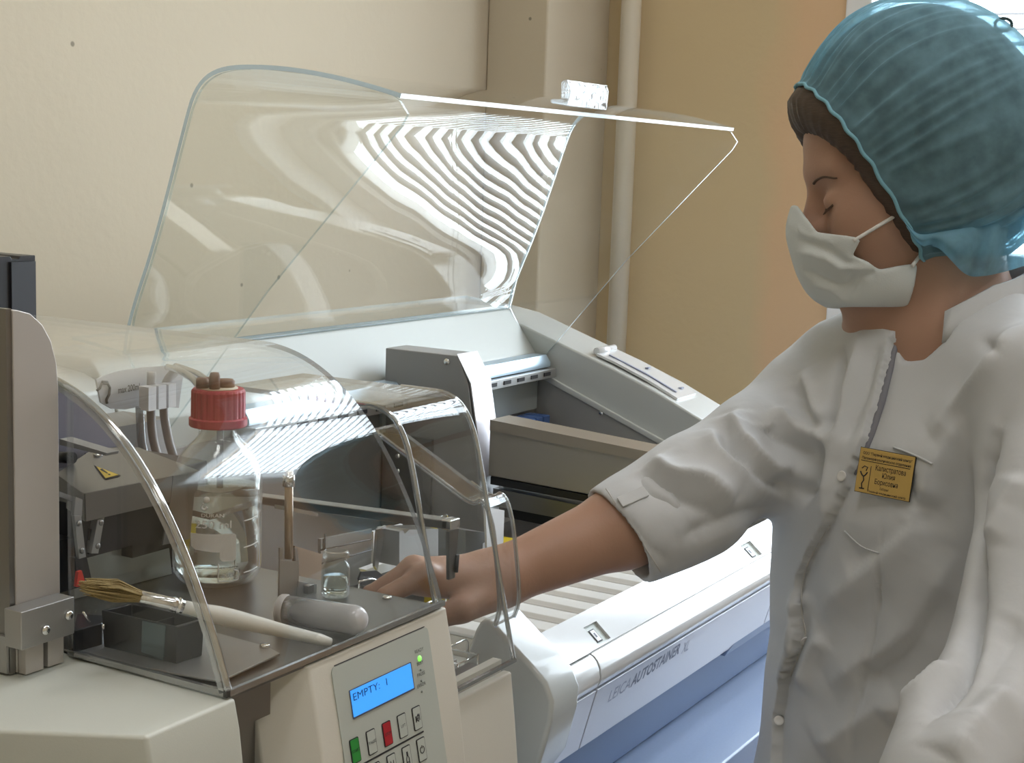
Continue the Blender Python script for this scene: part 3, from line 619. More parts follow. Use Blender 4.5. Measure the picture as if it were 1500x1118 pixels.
# steel hopper hood with the warning triangle
hp_ = dict(A=(.762, .800, 1.2155), B=(.852, .800, 1.2145), C=(.882, .800, 1.2135), D=(.880, .862, 1.226), E=(.845, .876, 1.2275), F=(.768, .838, 1.226))
hn = np.cross(np.subtract(hp_['C'], hp_['A']), np.subtract(hp_['E'], hp_['A'])); hn /= np.linalg.norm(hn)
hp_ = {k: tuple(np.asarray(q) - hn * np.dot(np.asarray(q) - np.asarray(hp_['A']), hn)) for k, q in hp_.items()}
hop = MB().slab([hp_[k] for k in 'ABCDEF'], -hn if hn[2] > 0 else hn, .0015).build('hopper_lid', 'steel', cs)
MB().slab([(.762, .7995, 1.215), (.8515, .7995, 1.214), (.8505, .7985, 1.194), (.762, .7985, 1.195)], (0, 1, 0), .0012).build('hopper_front', 'steel', hop)
MB().slab([(.8525, .799, 1.214), (.882, .799, 1.213), (.8705, .797, 1.161), (.8385, .797, 1.162), (.848, .798, 1.194)], (0, 1, 0), .0012).build('hopper_flap', 'steel', hop)
MB().slab([(.7615, .800, 1.215), (.7675, .838, 1.2255), (.7675, .838, 1.205), (.7615, .800, 1.195)], (1, 0, 0), .0012).build('hopper_cheek', 'steel_d', hop)
def onh(px, py): return onpl(px, py, hp_['A'], hn) + (hn if hn[2] > 0 else -hn) * .0004
up_h = hn if hn[2] > 0 else -hn
tri = [onh(138, 683), onh(154, 703.5), onh(176.5, 697.5)]
tc_ = sum(tri) / 3
MB().slab(tri, up_h, .0002).build('warning_border', 'print_k', hop)
MB().slab([tc_ + (p - tc_) * .84 + up_h * .0003 for p in tri], up_h, .0002).build('warning_sign', 'warn', hop)
tip = tri[0]; base = (tri[1] + tri[2]) / 2; ax_ = base - tip; sd_ = (tri[2] - tri[1]) / np.linalg.norm(tri[2] - tri[1])
b = MB(); b.slab([tip + ax_ * a + sd_ * c * .0011 + up_h * .0006 for a, c in ((.36, -1.2), (.36, 1.2), (.70, .6), (.70, -.6))], up_h, .0002); b.slab([tip + ax_ * a + sd_ * c * .001 + up_h * .0006 for a, c in ((.76, -.8), (.76, .8), (.84, .8), (.84, -.8))], up_h, .0002); b.build('warning_mark', 'print_k', hop)
b = MB()
MB().slab([atX(87, 643, .79), atX(157, 664, .79), atX(155, 668, .79), atX(87, 652, .79)], (1, 0, 0), .012).build('guide_bar', 'grey', cs)
for p in ((97, 676), (143, 668)): screw(onh(*p), up_h, .0036, hop)
MB().tube([atX(86, 670, .80), atX(107, 671, .80)], .0045, n=10).build('spindle', 'black', cs)
# dark mechanism under the hopper
mech = MB().box((.765, .806, 1.165), (.862, .87, 1.205)).build('feed_unit', 'black2', cs)
MB().box((.762, .84, 1.155), (.862, .90, 1.21)).build('feed_back', 'black', cs)
MB().box((.752, .815, 1.1405), (.775, .86, 1.18)).build('suction_block', 'black', cs, bevel=.001)
def plate_px(pts, yv, t, name, mat, parent=cs):
    return MB().slab([atY(*p, yv) for p in pts], (0, 1, 0), t).build(name, mat, parent)
plate_px([(87, 720), (124, 734), (120, 740), (87, 728)], .808, .004, 'side_lever', 'grey')
plate_px([(109, 756), (119, 756), (126, 816), (116, 819)], .797, .003, 'gripper_finger', 'alu')
plate_px([(111, 728), (121, 732), (120, 757), (108, 756)], .799, .003, 'gripper_link', 'alu')
plate_px([(110, 818), (127, 816), (134, 848), (114, 852)], .799, .006, 'gripper_tip', 'black')
plate_px([(115, 838), (120, 836), (124, 850), (125, 858), (112, 860)], .7965, .003, 'red_clip', 'redpl')
plate_px([(143, 762), (153, 758), (144, 811), (134, 811)], .80, .006, 'gripper_finger', 'alu')
plate_px([(132, 775), (138, 775), (138, 812), (131, 812)], .804, .006, 'gripper_spacer', 'black')
for p in ((115, 767), (120, 807), (148, 766), (143, 800)): screw(atY(*p, .7965), (0, -1, 0), .0022, cs, mat='steel_d')
# pale back plate on the deck
p1, p2 = atZ(105, 879, DZ + .0005), atZ(252, 841, DZ + .0005)
MB().hull4([p1, p2, p2 + np.array([0, .004, 0]), p1 + np.array([0, .004, 0])], [p + np.array([-.006, 0, .040]) for p in (p1, p2, p2 + np.array([0, .004, 0]), p1 + np.array([0, .004, 0]))]).build('back_plate', pbr('pale_alu', (.58, .60, .57), .42, metal=.55), cs)
b = MB(); b.tube([atY(120, 777, .85), atY(160, 780, .85), atY(225, 783, .85), atY(262, 786, .85)], .0035, n=10); b.build('suction_hose', 'tubeglass', cs)
MB().box((.84, .83, 1.146), (.90, .90, 1.20)).build('dark_bay', 'dark', cs)
# slate panel, placard with its hoses behind the hopper
MB().slab([atY(*p, .95) for p in ((60, 575), (108, 574), (140, 600), (195, 655), (250, 690), (60, 690))], (0, 1, 0), .003).build('slate_panel', pbr('slate_steel', (.19, .175, .20), .35, metal=.6), cs)
MB().box((.93, 1.00, 1.121), (1.06, 1.06, 1.21)).build('rear_housing', 'grey', cs)
pk = [atY(*p, 1.0) for p in ((141, 556), (155, 550), (174, 544), (205, 539), (246, 536), (256, 540), (268, 552), (262, 598), (215, 594), (183, 600), (164, 599), (148, 590))]
pc = MB().slab(pk, (0, 1, 0), .002).build('bottle_holder', 'placard', cs)
o_ = atY(172, 576.5, .9995); lettering('max 200ml', o_, atY(204, 570.5, .9995) - o_, (0, .0, 1), .0060, 'print_k', pc, width=np.linalg.norm(atY(204, 570.5, .9995) - o_), lift=.0006, bold=.02)
b = MB(); b.tube([atY(*p, .9985) for p in ((142, 572), (146, 569), (149, 562), (158, 562), (161, 568), (160, 578), (156, 586), (157, 591))], .0013, n=5); b.tube([atY(*p, .9985) for p in ((150, 561), (150, 559.5), (157, 559.5), (157, 561))], .0014, n=5); b.build('bottle_symbol', 'print_k', pc)
gh = pbr('grey_hose', (.34, .33, .33), .35)
for k, pts in enumerate((((222, 545), (221, 600), (224, 640), (232, 672)), ((262, 540), (244, 560), (240, 600), (246, 640), (254, 668)), ((205, 596), (207, 640), (212, 668)))):
    b = MB(); b.tube(smooth_curve([atY(*p, .985) for p in pts], 5), .0042, n=10); b.build('hose', 'tubeglass' if k == 2 else gh, cs)
b = MB(); q = atY(231, 581, .978)
for k in range(3): b.box((q[0] - .018 + k * .013, .972, q[2] - .011), (q[0] - .008 + k * .013, .984, q[2] + .011))
b.build('hose_clip', 'paper', cs)
# steel rod, bracket and sensor on the deck
bp = [atY(*p, .715) for p in ((410, 821), (438, 823), (437, 879), (409, 879))]
br = MB().slab(bp, (0, 1, 0), .0015).build('rod_bracket', 'alu', cs)
for pts in (((410, 803), (414, 803), (415, 821), (410, 821)), ((432, 803), (435, 803), (438, 822), (433, 822))): MB().slab([atY(*p, .722) for p in pts], (0, 1, 0), .0015).build('bracket_ear', 'alu', br)
MB().slab([atY(*p, .712) for p in ((438, 852), (464, 856), (463, 878), (437, 876))], (0, 1, 0), .0015).build('sensor_plate', 'alu', br)
q = atY(449, 862, .711); MB().box((q[0] - .0035, .706, q[2] - .0035), (q[0] + .0035, .7115, q[2] + .0035)).build('sensor_nut', 'steel', br, bevel=.0006)
a_, c_ = atY(423, 690, .722), atY(423, 818, .722)
MB().tube([a_, c_], .0034, n=12).build('dip_rod', pbr('bronze_rod', (.46, .38, .30), .3, metal=.8), br)
MB().tube([a_ + np.array([0, 0, -.012]), a_ + np.array([0, 0, -.003])], .0048, n=12).build('rod_collar', 'chrome', br)
MB().slab([atY(*p, .76) for p in ((430, 744), (466, 752), (466, 757), (430, 750))], (0, 1, 0), .02).build('clamp_bar', 'chrome', cs)
MB().box((.905, .85, DZ + .0005), (.948, .99, 1.205)).build('reservoir_box', 'black2', cs, bevel=.001)
MB().box((.898, .80, 1.168), (.952, .846, 1.172)).build('rear_plate', 'steel', cs)
MB().box((.900, .8465, 1.150), (.904, .98, 1.195)).build('reservoir_plate', 'steel_d', cs)
MB().slab([atY(*p, .84) for p in ((432, 800), (472, 812), (470, 857), (432, 850))], (0, 1, 0), .003).build('copper_plate', pbr('bronze_steel', (.34, .26, .20), .35, metal=.8), cs)
# black dispenser block beside the column
MB().slab([atZ(*p, DZ + .0008) for p in ((107, 962), (150, 950), (162, 938), (112, 935))], (0, 0, 1), .018).build('dispenser_block', 'black', cs, bevel=.001)
MB().tube([atY(122, 897, .735), atY(131, 911, .735)], .0008, n=6).build('needle', 'chrome', cs)
screw(atY(152, 918, .735), (0, -1, 0), .002, cs)

# black magazine tower behind the column
tw = thing('magazine_tower', 'black upright magazine tower rising behind the grey column at left', 'magazine', (.99, 1.24, TZ))
q0, q1 = atY(-14, 380, 1.23), atY(52, 374, 1.23); zt = q1[2]
b = MB(); b.prism([(q0[0], TZ + .001), (q1[0], TZ + .001), (q1[0], zt), (q1[0] - .020, zt), (q1[0] - .022, zt - .003), (q0[0] + .028, zt - .003), (q0[0] + .026, zt), (q0[0], zt)], 1, 1.23, 1.29); b.build('tower_body', 'black', tw, bevel=.001)
MB().box((q1[0] - .034, 1.2275, TZ + .002), (q1[0] - .002, 1.2295, zt - .006)).build('tower_front', pbr('black_front', (.03, .03, .034), .45), tw)

# ================================================================== TRANSFER STATION between the two machines
ts = thing('transfer_station', 'beige transfer station with tall clear cover between the two machines', 'station', (1.025, .85, TZ))
TX0, TX1 = .975, 1.076
b = MB(); v = []; f = []
prof = [(.6195, 1.031), (.614, .99), (.606, .92), (.600, TZ + .001)]
for y, z in prof: v += [(TX0, y, z), (TX1, y, z), (TX1, .628, z), (TX0, .628, z)]
n = len(prof)
for i in range(n - 1):
    for j in range(4): f.append((i * 4 + j, i * 4 + (j + 1) % 4, (i + 1) * 4 + (j + 1) % 4, (i + 1) * 4 + j))
f += [(0, 1, 2, 3), tuple(range((n - 1) * 4, n * 4))[::-1]]
b.add(v, f); b.build('front_door', 'cream', ts, bevel=.002, seg=3)
MB().box((TX0 + .001, .6295, TZ + .001), (TX1 - .001, .985, .985)).build('station_body', 'cream', ts)
b = MB(); b.box((TX0 + .001, .6295, .9855), (TX1 - .001, .638, 1.040)); b.box((TX0 + .001, .6385, .9855), (TX0 + .006, .985, 1.040)); b.box((TX1 - .006, .6385, .9855), (TX1 - .001, .985, 1.020)); b.build('basin_rim', 'cream', ts)
MB().box((TX0 + .0065, .6385, .9855), (TX1 - .0065, .984, .992)).build('basin_tray', 'steel_d', ts)
MB().box((TX0 + .0065, .6385, 1.012), (TX1 - .0065, .66, 1.034)).build('sill_rail', 'steel_d', ts, bevel=.003)
tsp = [(.6165 + .0405 * k, 1.043 + .170 * k) for k in (0, .25, .5, .75)] + bezier((.657, 1.213), (.6655, 1.2487), (.676, 1.2665), (.702, 1.2668), 20) + [(.74, 1.2668), (.85, 1.2668)]
tc = MB().sheet(tsp, tsp, TX0, TX1, .004, 0, 1, side=-1).build('station_cover', ['acr2', 'edge2'], ts)
for x in (TX0 + .001, TX1 - .001):
    b = MB(); b.tube([(x, y + .001, z - .001) for y, z in tsp if y < .80], .0022, n=8); b.build('cover_rim', bpy.data.materials['rim_acrylic'], tc)
MB().box((TX0, .615, 1.0405), (TX1, .6185, 1.0435)).build('cover_flange', 'edge2', tc)
# hatch sheet next to the stainer
hx = 1.088
hpf = [(.645, 1.063), (.6405, 1.085), (.648, 1.140), (.6525, 1.158), (.657, 1.168), (.664, 1.1735), (.676, 1.171), (.72, 1.192), (.78, 1.222)]
hpf = [tuple(p) for p in smooth_curve(hpf, 4)]
hs_ = MB().sheet(hpf, hpf, hx, 1.122, .003, 0, 1, side=-1).build('hatch_sheet', ['acr2', 'edge2'], ts)
b = MB(); b.tube([(hx, y, z) for y, z in hpf], .0018, n=8); b.build('hatch_rim', bpy.data.materials['rim_acrylic'], hs_)
b = MB(); b.tube([(1.122, y, z) for y, z in hpf if y < .70], .0013, n=8); b.build('hatch_rim', bpy.data.materials['rim_acrylic'], hs_)
# gripper arm over the opening
gx = 1.04
ga = MB().hull4([(gx - .007, .662, 1.1575), (gx + .007, .662, 1.1575), (gx + .007, .975, 1.145), (gx - .007, .975, 1.145)], [(gx - .007, .662, 1.165), (gx + .007, .662, 1.165), (gx + .007, .975, 1.153), (gx - .007, .975, 1.153)]).build('gripper_arm', 'steel', ts, bevel=.001)
MB().box((gx - .007, .6585, 1.157), (gx + .008, .6685, 1.1655)).build('arm_end', 'chrome', ga, bevel=.0012)
MB().hull4([(gx - .0045, .660, 1.114), (gx + .0045, .660, 1.114), (gx + .0045, .663, 1.114), (gx - .0045, .663, 1.114)], [(gx - .007, .6595, 1.156), (gx + .007, .6595, 1.156), (gx + .007, .663, 1.156), (gx - .007, .663, 1.156)]).build('arm_plate', 'steel_d', ga)
MB().tube([(gx + .004, .6588, 1.119), (gx + .0055, .6588, 1.134)], .0018, n=8).build('arm_pin', 'dark', ga)
# rear wall panels of the station
wb = atY(475, 777, .98); we = atY(592, 770, .98)
for k, (pts, m) in enumerate(((((470, 790), (545, 775), (543, 846), (520, 858), (470, 862)), 'steel_d'), (((547, 779), (590, 768), (590, 812), (562, 832), (547, 845)), 'paper'))):
    MB().slab([atY(*p, .98) for p in pts], (0, 1, 0), .004).build('rear_panel', m, ts)
for pts in (((470, 806), (545, 790)), ((470, 826), (545, 806)), ((566, 822), (589, 812)), ((577, 775), (576, 800)), ((476, 782), (476, 808))):
    MB().tube([atY(*p, .979) for p in pts], .0008, n=5).build('panel_seam', 'dark', ts)
MB().slab([atY(*p, .93) for p in ((536, 835), (588, 816), (596, 820), (590, 830), (545, 845))], (0, 1, 0), .01).build('light_ledge', 'paper', ts)
MB().slab([atY(*p, .90) for p in ((553, 776), (566, 770), (553, 836), (549, 830))], (0, 1, 0), .003).build('hanging_plate', 'steel', ts)
gb = MB().slab([atY(*p, .88) for p in ((585, 779), (590, 777), (593, 782), (600, 776), (642, 775), (642, 830), (585, 830))], (0, 1, 0), .03).build('grey_box', 'steel', ts)
gb2 = MB().slab([atY(*p, .92) for p in ((682, 777), (717, 781), (716, 830), (682, 830))], (0, 1, 0), .04).build('grey_box', 'steel', ts)
MB().slab([atY(*p, .919) for p in ((707, 796), (713, 794), (712, 813), (706, 815))], (0, -1, 0), .0005).build('box_label', 'paper', gb2)
plate_px([(711, 742), (739, 748), (737, 802), (714, 812)], .90, .003, 'white_card', 'paper', ts)
# wire slide racks inside the station
def wrack(loc, label, H_=.036, L_=.082):
    t = thing('slide_rack', label, 'rack', loc, 'slide racks in the transfer station'); x, y, z = loc; W_ = .036
    for k in (0, 1):
        b = MB(); zz = z + .004 + k * H_; b.tube([(x, y, zz), (x + W_, y, zz), (x + W_, y + L_, zz), (x, y + L_, zz), (x, y, zz)], .0010, n=6); b.build('wire_loop', 'chrome', t)
    for dx, dy in ((0, 0), (W_, 0), (W_, L_), (0, L_)): MB().tube([(x + dx, y + dy, z + .003), (x + dx, y + dy, z + .005 + H_)], .0010, n=6).build('wire_post', 'chrome', t)
    b = MB(); b.tube([(x, y + .012, z + H_ + .004), (x, y + .012, z + H_ + .014), (x + .004, y + .012, z + H_ + .018), (x + W_ - .004, y + .012, z + H_ + .018), (x + W_, y + .012, z + H_ + .014), (x + W_, y + .012, z + H_ + .004)], .0011, n=6); b.build('wire_handle', 'chrome', t)
    for k in range(8): MB().box((x + .003, y + .022 + k * .007, z + .0035), (x + W_ - .003, y + .0232 + k * .007, z + H_ - .004)).build('slide', 'paper', t)
    return t
MB().box((TX1 + .001, .705, .965), (XA - .002, .98, .975)).build('bridge_tray', 'lid', ts, bevel=.001)
wrack((1.086, .712, .9755), 'wire slide rack of white slides nearest the front, under the wrist', .026)
wrack((1.136, .712, .9755), 'low wire slide rack beside the white nose of the stainer, under the wrist', .022)
wrack((1.092, .87, .9755), 'wire slide rack of white slides just behind the hand')
wrack((.985, .86, .9925), 'wire slide rack of white slides at the back left of the station')
t = thing('rack_tray', 'black plastic rack plate below the hand at the left of the station', 'plate', (1.03, .80, .992))
MB().slab([atY(*p, .80) for p in ((526, 848), (530, 838), (552, 836), (560, 842), (562, 862), (528, 858))], (0, 1, 0), .002).build('rack_plate', 'black', t)
MB().tube([atY(*p, .798) for p in ((526, 862), (526, 852), (545, 848), (560, 852))], .001, n=6).build('rack_wire', 'chrome', t)
MB().box((.985, .79, .9925), (1.06, .835, 1.075)).build('rack_base', 'lid', t, bevel=.004)

# ================================================================== LOOSE THINGS ON THE COVERSLIPPER
# reagent bottle
bc = atZ(318, 850, DZ + .0005); bc[0] -= .0; R_ = .0355
t = thing('reagent_bottle', 'glass 250 ml bottle of clear liquid with red screw cap and two hoses', 'bottle', bc)
outer = [(0, .003), (.020, .002), (.026, .0), (.031, .003), (.0345, .009), (R_, .016), (R_, .083), (.0345, .093), (.031, .102), (.025, .110), (.019, .1155), (.0155, .120), (.0150, .124), (.0180, .126), (.0180, .129), (.0150, .131), (.0150, .140)]
inner_ = [(r - .0018, h + .0015) for r, h in outer[::-1] if r > .01] + [(0, .006)]
MB().lathe(bc, outer + inner_, n=48).build('glass_body', 'glass', t, fix=False)
MB().lathe(bc, [(0, .0052), (.0255, .0045), (.0325, .011), (R_ - .0022, .018), (R_ - .0022, .078), (0, .078)], n=48).build('liquid', 'liquid', t)
cap = MB(); n = 72; v = []; f = []
hs2 = [(.0222, .127), (.0230, .128), (.0230, .1335), (.0215, .1345), (.0213, .155), (.0200, .157)]
for k, (r, h) in enumerate(hs2):
    for j in range(n):
        rr = r - (.0007 if (k in (3, 4) and j % 3 == 0) else 0); a = 2 * math.pi * j / n; v.append((bc[0] + rr * math.cos(a), bc[1] + rr * math.sin(a), bc[2] + h))
for i in range(len(hs2) - 1):
    for j in range(n): f.append((i * n + j, i * n + (j + 1) % n, (i + 1) * n + (j + 1) % n, (i + 1) * n + j))
f += [tuple(range(n))[::-1], tuple((len(hs2) - 1) * n + j for j in range(n))]
cap.add(v, f); cp_ = cap.build('screw_cap', 'red', t)
MB().lathe(bc + np.array([0, 0, .1571]), [(0, 0), (.0155, 0), (.0155, .0008), (0, .001)], n=32).build('cap_insert', 'cream_dot', cp_)
for dx, dy, r, h in ((-.009, -.004, .0042, .013), (.006, -.002, .0075, .006), (.0, .008, .006, .007), (-.011, .007, .005, .008)):
    MB().lathe(bc + np.array([dx, dy, .158]), [(0, 0), (r, 0), (r, h * .8), (r * .8, h), (0, h)], n=14).build('cap_fitting', 'rust', cp_)
for k, (p0, mid, far) in enumerate((((303, 596), [(297, 575), (282, 555), (262, 543)], (246, 538)), ((317, 594), [(308, 568), (295, 552), (276, 543)], (258, 537)))):
    pts = [atY(*p0, bc[1] - .003)] + [atY(*p, bc[1] + .03 + .05 * i) for i, p in enumerate(mid)] + [atY(*far, bc[1] + .2)]
    MB().tube(smooth_curve(pts, 6), .0033, n=12).build('hose', 'tubeglass', t)
MB().tube([bc + np.array([-.002, -.004, .156]), bc + np.array([-.002, -.004, .076])], .0028, n=10).build('dip_tube', 'tubeglass', t)
# printing on the bottle, bent round the glass; angle 0 faces the camera
fa = math.atan2(-bc[1], -bc[0])
def bend(x0, z0, lift=.0004):
    def w_(a, c):
        th = fa + (x0 + a) / (R_ + lift); return [bc[0] + (R_ + lift) * math.cos(th), bc[1] + (R_ + lift) * math.sin(th), bc[2] + z0 + c]
    return w_
lettering('250 ml', bc, (1, 0, 0), (0, 0, 1), .0062, 'print_w', t, width=.029, warp=bend(-.018, .0515), bold=.008)
lettering('DURAN', bc, (1, 0, 0), (0, 0, 1), .0028, 'print_w', t, width=.018, warp=bend(-.013, .0605), bold=.01)
def bentpoly(pts, name='print_patch', th=None):
    b = MB(); P = []
    for i in range(len(pts)):
        a, c = pts[i], pts[(i + 1) % len(pts)]
        for k in range(5): P.append((a[0] + (c[0] - a[0]) * k / 5, a[1] + (c[1] - a[1]) * k / 5))
    W_ = bend(0, 0, .0004); W2 = bend(0, 0, .0007)
    cx_ = np.mean([p[0] for p in P]); 
    xs_ = sorted(set(round(p[0], 5) for p in P))
    b.add([W2(*p) for p in P] + [W_(*p) for p in P], [tuple(range(len(P)))] + [(i, (i + 1) % len(P), len(P) + (i + 1) % len(P), len(P) + i) for i in range(len(P))]); return b.build(name, 'print_w', t)
for q in (((-.022, .047), (-.012, .047), (-.012, .0335), (-.018, .034), (-.0215, .037)), ((-.012, .047), (-.002, .047), (-.002, .0325), (-.012, .0335)), ((-.002, .047), (.013, .047), (.015, .0455), (.015, .0265), (.013, .025), (.004, .025), (.002, .027), (.002, .0325), (-.002, .0325))): bentpoly(q)
def bentline(pts, r=.0005):
    b = MB(); P = smooth_curve([(*p, 0) for p in pts], 5); W_ = bend(0, 0, .0004); b.tube([W_(p[0], p[1]) for p in P], r, n=6); return b.build('print_line', 'print_w', t)
for z in (.056, .0345, .014): bentline([(.022, z), (.030, z + .0005), (.038, z + .0015)])
bentline([(-.011, .0715), (-.0125, .068), (-.010, .0665), (-.008, .0685)], .0009)
b = MB(); b.lathe(bend(-.0085, .0745)(0, 0), [(0, 0), (.0025, 0), (.0025, .0005), (0, .0006)], n=14, axis=(math.cos(fa), math.sin(fa), 0)); b.build('print_line', 'print_w', t)
bentline([(.001, .023), (.001, .010), (.002, .009), (.015, .009), (.017, .011), (.017, .016), (.013, .0175)])
lettering('250', bc, (1, 0, 0), (0, 0, 1), .003, 'print_w', t, width=.008, warp=bend(.004, .0115)); lettering('DIN ISO', bc, (1, 0, 0), (0, 0, 1), .0022, 'print_w', t, width=.011, warp=bend(.004, .0185))

# small vial
vc = atZ(491, 873, DZ + .0005)
t = thing('glass_vial', 'small clear glass vial half filled with liquid on the steel deck', 'vial', vc)
pr_ = [(0, .001), (.0098, 0), (.0112, .002), (.0112, .022), (.0106, .0255), (.0088, .028), (.0086, .0305), (.0102, .0315), (.0104, .0345), (.0098, .0362)]
MB().lathe(vc, pr_ + [(r - .0012, h + .0008) for r, h in pr_[::-1] if r > .001] + [(0, .0025)], n=36).build('glass_body', 'glass', t, fix=False)
MB().lathe(vc, [(0, .003), (.0092, .003), (.0097, .005), (.0097, .016), (0, .016)], n=36).build('liquid', 'liquid', t)
# frosted tube
a_, c_ = atZ(412, 893, DZ + .0115), atZ(518, 908, DZ + .0115)
t = thing('plastic_tube', 'frosted round-ended plastic tube lying on the steel deck', 'tube', (a_ + c_) / 2 - np.array([0, 0, .011]))
ax_ = c_ - a_; Lx = np.linalg.norm(ax_); R2 = .0108
pr_ = [(R2 - .0012, .002), (R2, 0), (R2, Lx)] + [(R2 * math.cos(k * math.pi / 14), Lx + R2 * math.sin(k * math.pi / 14)) for k in range(1, 7)] + [(0.0002, Lx + R2)]
MB().lathe(a_, pr_, n=32, axis=ax_).build('tube_body', 'frost', t, fix=False)
MB().lathe(a_, [(R2 + .0001, -.001), (R2 + .0008, 0), (R2 + .0008, .004), (R2 + .0001, .005)], n=32, axis=ax_).build('tube_collar', 'frost', t)
# cuvette box
zt_ = DZ + .0035
FLb, FRb, BRb = atZ(152, 948, zt_), atZ(258, 973, zt_), atZ(296, 961, zt_)
BLb = FLb + (BRb - FRb); H_ = .026
t = thing('black_cuvette', 'small open black plastic cuvette with a tinted window on the deck', 'cuvette', (FLb + FRb + BRb + BLb) / 4)
def lerp(a, c, k): return a + (c - a) * k
cor = [FLb, FRb, BRb, BLb]; cen = sum(cor) / 4; upH = np.array([0, 0, H_])
flare = lambda p, k: cen + (p - cen) * k
b = MB(); th = .07
outer_b = cor; outer_t = [flare(p, 1.05) + upH for p in cor]; inn_t = [flare(p, .94) + upH for p in cor]; inn_b = [flare(p, .9) + np.array([0, 0, .003]) for p in cor]
v = outer_b + outer_t + inn_t + inn_b; f = [(3, 2, 1, 0)]
for j in range(4):
    k = (j + 1) % 4; f += [(j, k, 4 + k, 4 + j), (4 + j, 4 + k, 8 + k, 8 + j), (8 + j, 8 + k, 12 + k, 12 + j)]
f.append((12, 13, 14, 15)); b.add(v, f); b.build('cuvette_body', 'black', t, bevel=.0006)
fn = np.cross(FRb - FLb, [0, 0, 1.]); fn /= np.linalg.norm(fn)
if np.dot(fn, CAM - FLb) < 0: fn = -fn
W0 = lambda u, h: lerp(lerp(FLb, FRb, u), lerp(outer_t[0], outer_t[1], u), h) + fn * .0004
MB().slab([W0(.54, .12), W0(.84, .06), W0(.86, .97), W0(.56, .97)], fn, .0008).build('cuvette_window', 'window_pl', t)
MB().slab([lerp(inn_t[0], inn_t[1], .62) - upH * .1, lerp(inn_t[3], inn_t[2], .62) - upH * .1, lerp(inn_b[3], inn_b[2], .62), lerp(inn_b[0], inn_b[1], .62)], FRb - FLb, .0012).build('divider', 'black', t)
# brush
pE, pM, pF, pT = atZ(484, 941, DZ + .0055), None, None, None
pJ = atZ(302, 897, DZ + .0375)
pdir = (pJ - pE); pF0 = pE + pdir * 1.18; pF1 = pE + pdir * 1.44; pT = pE + pdir * 1.90
t = thing('paint_brush', 'round brush with white handle and light brown bristles lying across the cuvette', 'brush', pE)
ks = np.linspace(0, 1.18, 14); rr = [.0030, .0043, .0044, .0045, .0047, .0050, .0054, .0058, .0062, .0064, .0062, .0055, .0047, .0044]
MB().tube([pE + pdir * k for k in ks], rr, n=16).build('brush_handle', 'handle', t)
MB().tube([pE + pdir * k for k in (1.181, 1.20, 1.205, 1.215, 1.22, 1.235, 1.24, 1.27, 1.50)], [.0048, .0048, .0056, .0056, .0047, .0047, .0053, .0044, .0040], n=16).build('ferrule', 'chrome', t)
b = MB(); rb = random.Random(3)
pu = pdir / np.linalg.norm(pdir); s1 = np.cross(pu, [0, 0, 1.]); s1 /= np.linalg.norm(s1); s2 = np.cross(s1, pu)
for k in range(240):
    a = rb.random() * 6.283; r0 = .0036 * math.sqrt(rb.random()); r1 = r0 * rb.uniform(1.6, 2.3); Lb = rb.uniform(1.82, 1.95) - (r0 / .0036) ** 2 * .06
    o_ = s1 * math.cos(a) + s2 * math.sin(a); A0 = pE + pdir * 1.49 + o_ * r0; A1 = pE + pdir * 1.68 + o_ * r1; A2 = pE + pdir * Lb + o_ * r1 * .75 + np.array([0, 0, -.002])
    b.tube([A0, A1, A2], [.0005, .0005, .0003], n=4, cap=False)
b.build('bristles', 'bristle', t, kind='stuff')
